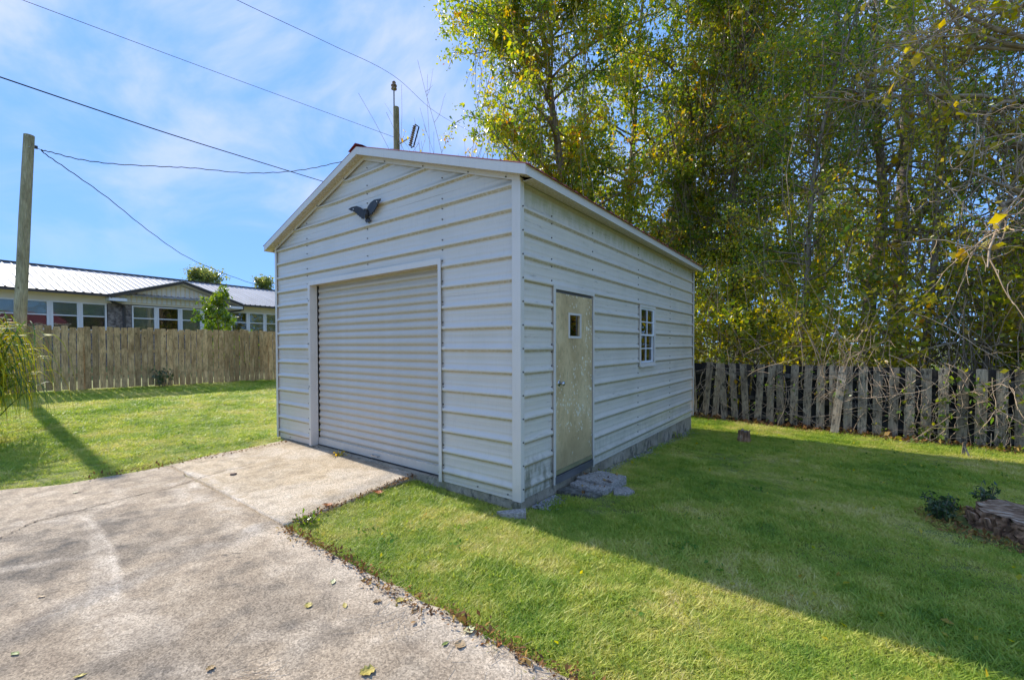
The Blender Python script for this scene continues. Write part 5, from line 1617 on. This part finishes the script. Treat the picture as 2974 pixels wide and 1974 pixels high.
# pampas clump at the left edge
def pampas(label, x, y, seed):
    rng = np.random.default_rng(seed)
    root = thing('pampas_grass', label, 'ornamental grass', (x, y, gzs(x, y)))
    V, F = [], []
    for i in range(950):
        az = rng.uniform(0, 6.283)
        Rb = rng.uniform(0.55, 1.25); Hp = rng.uniform(0.9, 2.0) * (1.25 - 0.25 * Rb); tw = rng.normal(0, 0.25)
        e = rng.uniform(0.35, 0.85)
        w0 = rng.uniform(0.010, 0.019)
        n = 10
        b0 = len(V)
        p0 = rng.normal(0, 0.15, 2)
        for k in range(n + 1):
            t = k / n
            r_ = Rb * (1 - (1 - t) ** 1.7)
            z_ = Hp * (1 - ((t - 0.55) / 0.55) ** 2) if t < 0.55 else Hp * (1 - e * ((t - 0.55) / 0.45) ** 2)
            a_ = az + tw * t
            p = np.array([p0[0] + r_ * math.cos(a_), p0[1] + r_ * math.sin(a_), max(z_, 0.03)])
            side = np.array([-math.sin(a_), math.cos(a_), 0.35 * math.sin(i)])
            w = w0 * (1 - t ** 2) + 0.001
            V += [p - side * w, p + side * w]
            if k < n:
                a = b0 + 2 * k
                F.append((a, a + 1, a + 3, a + 2))
    npmesh('blades', V, F, MT['frond'], root)
pampas('arching yellow and green pampas grass clump at the left edge by the fence', -8.4, -3.40, 701)

# ------------------------------------------------------------------ lawn
def tuft(seed, n, r, h):
    rng = np.random.default_rng(seed)
    a = rng.uniform(0, 6.283, n); q = r * np.sqrt(rng.random(n))
    P = np.column_stack([q * np.cos(a), q * np.sin(a), np.zeros(n)])
    az = rng.uniform(0, 6.283, n); ln = rng.uniform(0.5, 2.4, n)
    hh = h * rng.uniform(0.4, 1.2, n)
    D = np.column_stack([np.cos(az) * ln * hh, np.sin(az) * ln * hh, hh])
    s = np.column_stack([-np.sin(az), np.cos(az), np.zeros(n)]) * rng.uniform(0.0018, 0.0036, n)[:, None]
    V = np.stack([P - s, P + s, P + D], 1).reshape(-1, 3)
    me = bpy.data.meshes.new('grass_tuft')
    me.from_pydata(V.tolist(), [], np.arange(3 * n).reshape(-1, 3).tolist())
    me.materials.append(MT['grass'])
    return bpy.data.objects.new('grass_tuft', me)
tcol = bpy.data.collections.new('grass_tufts')
for i in range(6):
    tcol.objects.link(tuft(900 + i, 54, 0.09, 0.023))
rng = np.random.default_rng(55)
def lawn_points():
    n = 260000
    x = rng.uniform(-15.5, 9.0, n); y = rng.uniform(-6.0, 8.4, n)
    d = np.hypot(x - 2.43, y + 3.36)
    dens = np.where(d < 4.2, 1.0, np.where(d < 7, 0.62, np.where(d < 11, 0.34, 0.22)))
    k = rng.random(n) < dens
    x, y = x[k], y[k]
    wob = (fbm(x, y, 3.0, 15) - 0.5) * 0.10
    onslab = (y < -1.60 + wob * 0.8) & (x > dl(y) + 0.02 + wob)
    onap = (y < 0.05) & (y > -1.7) & (x > -4.70 + wob) & (x < ar(y) + wob * 0.8)
    shedm = (x > -5.0) & (x < 0.02 + 0.03 * np.abs(wob) * 20) & (y > -0.02) & (y < 6.4)
    vis = (x > -15.2 + 0.11 * (y + 1.78)) & (y < 8.0 - 0.1133 * (x + 0.06))
    hid = (x < -5.0) & (y < -4.8)
    st1 = np.hypot(x - 3.85, y - 2.42) < 0.66
    pav = (x > 0.0) & (x < 0.47) & (y > 0.72) & (y < 1.44)
    pav2 = np.hypot(x - 0.575, y - 1.17) < 0.13
    gr = (x < 0.10 + wob) & (x > -0.1) & (((y > 0.15) & (y < 0.7)) | ((y > 1.4) & (y < 5.5)))
    behind = (x < -1.5) & (y > 6.5)
    ok = ~(onslab | onap | shedm | hid | st1 | pav | pav2 | gr | behind) & vis
    return x[ok], y[ok]
gx, gy = lawn_points()
gzv = gz(gx, gy)
me = bpy.data.meshes.new('grass')
me.vertices.add(len(gx)); me.vertices.foreach_set('co', np.column_stack([gx, gy, gzv]).astype(np.float32).ravel())
sc_ = (0.35 + 1.3 * fbm(gx, gy, 1.6, 90)) * rng.uniform(0.75, 1.3, len(gx))
dist = np.hypot(gx - 2.43, gy + 3.36)
sc_ *= 1 + 0.45 * ss(5, 12, dist)
a = me.attributes.new('scl', 'FLOAT', 'POINT'); a.data.foreach_set('value', sc_.astype(np.float32))
a = me.attributes.new('rot', 'FLOAT_VECTOR', 'POINT')
a.data.foreach_set('vector', np.column_stack([rng.normal(0, 0.10, len(gx)), rng.normal(0, 0.10, len(gx)), rng.uniform(0, 6.283, len(gx))]).astype(np.float32).ravel())
grass = link('grass', me); grass['kind'] = 'stuff'
tag(grass, 'short patchy green lawn round the shed', 'grass')
ng = bpy.data.node_groups.new('grass_scatter', 'GeometryNodeTree')
ng.interface.new_socket('Geometry', in_out='INPUT', socket_type='NodeSocketGeometry')
ng.interface.new_socket('Geometry', in_out='OUTPUT', socket_type='NodeSocketGeometry')
gi = N(ng, 'NodeGroupInput'); go = N(ng, 'NodeGroupOutput')
ip = N(ng, 'GeometryNodeInstanceOnPoints')
ci = N(ng, 'GeometryNodeCollectionInfo'); ci.inputs['Collection'].default_value = tcol
ci.inputs['Separate Children'].default_value = True; ci.inputs['Reset Children'].default_value = True
ip.inputs['Pick Instance'].default_value = True
na = N(ng, 'GeometryNodeInputNamedAttribute', data_type='FLOAT'); na.inputs['Name'].default_value = 'scl'
nb = N(ng, 'GeometryNodeInputNamedAttribute', data_type='FLOAT_VECTOR'); nb.inputs['Name'].default_value = 'rot'
L(ng, gi.outputs[0], ip.inputs['Points']); L(ng, ci.outputs[0], ip.inputs['Instance'])
L(ng, na.outputs['Attribute'], ip.inputs['Scale'])
er = N(ng, 'FunctionNodeEulerToRotation'); L(ng, nb.outputs['Attribute'], er.inputs[0]); L(ng, er.outputs[0], ip.inputs['Rotation'])
L(ng, ip.outputs[0], go.inputs[0])
md = grass.modifiers.new('scatter', 'NODES'); md.node_group = ng

# litter along the driveway edge, pine straw, leaves in the lawn
rng = np.random.default_rng(66)
n = 1500
x = rng.uniform(-1.3, 3.0, n); y = -1.63 + rng.normal(0, 0.035, n) - np.abs(rng.normal(0, 0.05, n)) * (fbm(x, x * 0, 2.5, 7) > 0.5)
n2 = 420
t = rng.random(n2); x2 = -1.36 - 0.2 * t + rng.normal(0, 0.03, n2); y2 = -1.55 + 1.55 * t
n3 = 420
t = rng.random(n3); x3 = -4.55 + 0.0 * t + rng.normal(0, 0.05, n3); y3 = -2.4 + 2.4 * t
x = np.concatenate([x, x2, x3]); y = np.concatenate([y, y2, y3])
P = np.column_stack([x, y, np.full(len(x), -0.030) + rng.uniform(0, 0.012, len(x))])
leaves('leaf_litter', P, 0.026, MT['litter'], None, rng, 'stuff', droop=0, width=0.5, flat=0.8)
tag(bpy.data.objects['leaf_litter'], 'brown crumbs of dead leaves along the concrete edges', 'leaf litter')
w = Wood()
for i in range(210):
    if i < 120:
        x = rng.uniform(0.1, 2.2); y = -1.66 - abs(rng.normal(0, 0.08))
    elif i < 150:
        x, y = 0.22 + rng.normal(0, 0.06), -2.55 + rng.normal(0, 0.06)
    elif i < 175:
        x, y = 0.45 + rng.normal(0, 0.1), -1.85 + rng.normal(0, 0.06)
    else:
        x, y = rng.uniform(-3.5, 1.2), rng.uniform(-3.0, -1.7)
    az = rng.uniform(0, 6.28) if i >= 150 or i < 120 else 0.9 + rng.normal(0, 0.25)
    w.add(path(rng, (x, y, -0.030), (math.cos(az), math.sin(az), 0.02), rng.uniform(0.05, 0.15), 4, 0.12, 0) * np.array([1, 1, 0]) + np.array([0, 0, -0.028 + rng.uniform(0, .008)]), 0.0011, 0.0007, 3)
w.build('pine_straw', MT['twig'], None, 'stuff')
tag(bpy.data.objects['pine_straw'], 'fallen pine needles and straws on the concrete', 'pine straw')
n = 420
x = rng.uniform(-1.0, 5.5, n); y = rng.uniform(-1.5, 7.0, n)
ok = ~((x < 0.05) & (y > 0)) & (np.hypot(x - 3.85, y - 2.42) > 0.7)
P = np.column_stack([x, y, gz(x, y) + 0.035])[ok]
leaves('lawn_leaves', P, 0.045, MT['leaf_gold'], None, rng, 'stuff', droop=0, width=0.7, flat=1.0, var=0.2)
tag(bpy.data.objects['lawn_leaves'], 'faded yellow leaves caught in the lawn', 'leaf litter')
cw = np.random.default_rng(88)
n = 260
cx_ = cw.uniform(-13, 6, n); cy_ = cw.uniform(-1.4, 7.4, n)
ok = ~((cx_ < 0.3) & (cx_ > -5.2) & (cy_ > -1.4)) | ((cx_ > -1.0) & (cx_ < 0.1) & (cy_ < -0.3))
ok &= (np.hypot(cx_ - 3.85, cy_ - 2.42) > 0.85) & ~((cx_ < -4) & (cy_ < -1.2) & (cx_ > -5)) & ~((cx_ < 0.8) & (cx_ > -0.1) & (cy_ > 0.5) & (cy_ < 1.7))
cx_, cy_ = cx_[ok], cy_[ok]
m_ = 16
px_ = np.repeat(cx_, m_) + cw.normal(0, 0.055, len(cx_) * m_); py_ = np.repeat(cy_, m_) + cw.normal(0, 0.055, len(cx_) * m_)
P = np.column_stack([px_, py_, gz(px_, py_) + cw.uniform(0.012, 0.035, len(px_))])
leaves('lawn_weeds', P, 0.032, MT['lawn_weed'], None, cw, 'stuff', droop=0, width=0.75, flat=0.9, var=0.25)
tag(bpy.data.objects['lawn_weeds'], 'broad leafed weeds scattered through the lawn', 'weeds')
# leaf drift at the foot of the mouldy fence
n = 1600
s = rng.uniform(-0.5, 6.5, n); off = -np.abs(rng.normal(0, 0.16, n)) - 0.03
x = RF0.x + RFD.x * s + 0.113 * off; y = RF0.y + RFD.y * s + off
P = np.column_stack([x, y, gz(x, y) + rng.uniform(0.01, 0.09, n) * np.exp(-np.abs(off) * 3)])
leaves('leaf_drift', P, 0.075, MT['litter'], None, rng, 'stuff', droop=0, width=0.6, flat=0.5)
tag(bpy.data.objects['leaf_drift'], 'drift of brown leaves at the foot of the mouldy fence', 'leaf litter')
n = 60
P = np.column_stack([rng.uniform(0.03, 0.42, n), rng.uniform(0.74, 1.4, n)])
P = np.column_stack([P, -0.022 - 0.05 * (P[:, 1] < 0.9) - 0.02 * (P[:, 1] < 1.05) + 0 * P[:, 0]])
leaves('step_leaves', P, 0.04, MT['litter'], None, rng, 'stuff', droop=0, width=0.6, flat=1.5)
tag(bpy.data.objects['step_leaves'], 'scraps of dead leaf on the pavers under the side door', 'leaf litter')

def mono(name, cols):
    return simple(name, [(0.3, cols[0]), (0.7, cols[1])], scale=25, rough=0.6, bmp=0.2)
LM = {'tan': mono('tan_leaf', ((0.30, 0.19, 0.09), (0.45, 0.32, 0.17))), 'green': mono('green_leaf', ((0.10, 0.15, 0.03), (0.22, 0.26, 0.06))), 'yellow': mono('yellow_leaf', ((0.34, 0.26, 0.04), (0.52, 0.42, 0.10))),
      'orange': mono('orange_leaf', ((0.32, 0.09, 0.025), (0.48, 0.17, 0.04))), 'cream': mono('cream_leaf', ((0.45, 0.44, 0.22), (0.62, 0.58, 0.34))), 'brown': mono('brown_leaf', ((0.16, 0.09, 0.03), (0.30, 0.19, 0.06)))}
def fallen_leaf(label, x, y, size, col, seed, shape='oval', curl=0.35, z=-0.038):
    r = random.Random(seed)
    n = 7
    m = MB()
    for k in range(n):
        t = k / (n - 1)
        if shape == 'lobed':
            w = (0.10, 0.42, 0.30, 0.55, 0.30, 0.34, 0.02)[k]
        elif shape == 'round':
            w = (0.06, 0.34, 0.46, 0.48, 0.42, 0.26, 0.03)[k]
        else:
            w = (0.03, 0.16, 0.24, 0.26, 0.22, 0.13, 0.01)[k]
        zc = curl * 0.35 * (t - 0.45) ** 2 + 0.02
        for s in (-1, -0.5, 0, 0.5, 1):
            m.v.append(((t - 0.5), s * w * (1 + r.uniform(-.12, .12)), zc + curl * 0.5 * w * s * s + r.uniform(-.02, .02)))
    for k in range(n - 1):
        for i in range(4):
            a = k * 5 + i
            m.f.append((a, a + 1, a + 6, a + 5))
    m.tube([(-0.5, 0, 0.03 + curl * 0.07), (-0.72, r.uniform(-.08, .08), 0.0)], 0.012, 3, False)
    m.v = [(v[0] * size, v[1] * size, v[2] * size) for v in m.v]
    o = m.build('fallen_leaf', LM[col], None, False, (x, y, z))
    o.rotation_euler = (r.uniform(-.15, .15), r.uniform(-.15, .15), r.uniform(0, 6.28))
    tag(o, label, 'leaf', 'fallen leaves on the concrete')
FL = [('tan curled leaf alone on the left part of the driveway', -1.51, -3.02, .05, 'tan', 'oval'),
      ('narrow dull green leaf in the bottom left corner of the driveway', -0.88, -3.17, .05, 'green', 'oval'),
      ('small yellow leaf near the bottom edge of the driveway, left of centre', -0.41, -3.00, .05, 'yellow', 'oval'),
      ('orange-brown leaf on the apron edge next to the lawn corner', -1.51, -1.13, .10, 'orange', 'lobed'),
      ('cream and green leaf on the driveway close to the lawn edge', -0.20, -1.84, .065, 'cream', 'oval'),
      ('dark yellow crumpled leaf on the grey stained middle of the driveway', -0.08, -2.07, .05, 'yellow', 'lobed'),
      ('brown and yellow scrap by the bottom straws on the driveway', 0.03, -2.61, .04, 'brown', 'lobed'),
      ('tiny pale leaf on the far left of the driveway', -4.02, -2.54, .06, 'cream', 'oval'),
      ('large yellow-brown crumpled leaf at the bottom of the driveway', 0.66, -2.17, .07, 'yellow', 'lobed'),
      ('flat tan leaf beside the big pale curled one on the driveway edge', 0.89, -1.77, .06, 'tan', 'round'),
      ('big pale yellow curled leaf on the litter at the driveway edge', 0.85, -1.66, .07, 'cream', 'lobed'),
      ('narrow green leaf next to the flat tan leaf', 0.82, -1.81, .045, 'green', 'oval'),
      ('yellow-green oval leaf in the middle of the concrete', 0.10, -1.94, .05, 'yellow', 'oval'),
      ('yellow leaf stuck in the litter pile at the lawn edge', 0.32, -1.71, .055, 'yellow', 'lobed'),
      ('rusty brown leaf by the litter pile at the lawn edge', 0.22, -1.80, .05, 'brown', 'lobed'),
      ('bright orange leaf lying where lawn and apron meet', -1.42, -0.61, .10, 'orange', 'lobed'),
      ('small brown leaf at the lower end of the lawn edge', 1.22, -1.67, .05, 'brown', 'lobed'),
      ('orange leaf in the straw along the lower lawn edge', 1.05, -1.645, .05, 'orange', 'oval'),
      ('dry brown leaf curled near the litter pile', 0.48, -1.73, .045, 'brown', 'oval')]
for i, (lab, x, y, s, c, sh) in enumerate(FL):
    fallen_leaf(lab, x, y, s, c, 50 + i, sh, 0.5)
paver('stone', 'small pale stone on the apron near the concrete joint', [(-3.41, -1.29), (-3.37, -1.31), (-3.34, -1.27), (-3.36, -1.24), (-3.40, -1.25)], -0.06, -0.022, MT['cutwood'], (0, 0), 9, 'stone', 2)
weed('weed_clump', 'yellowing weed sprouting from the joint in front of the roller door', -3.1, -0.05, -0.03, 0.16, 0.07, 60, 0.04, MT['leaf_yellow'], 33)
weed('weed_clump', 'grassy green weed on the apron edge by the lawn corner', -1.30, -1.45, -0.05, 0.14, 0.09, 90, 0.035, MT['leaf_bush'], 34)
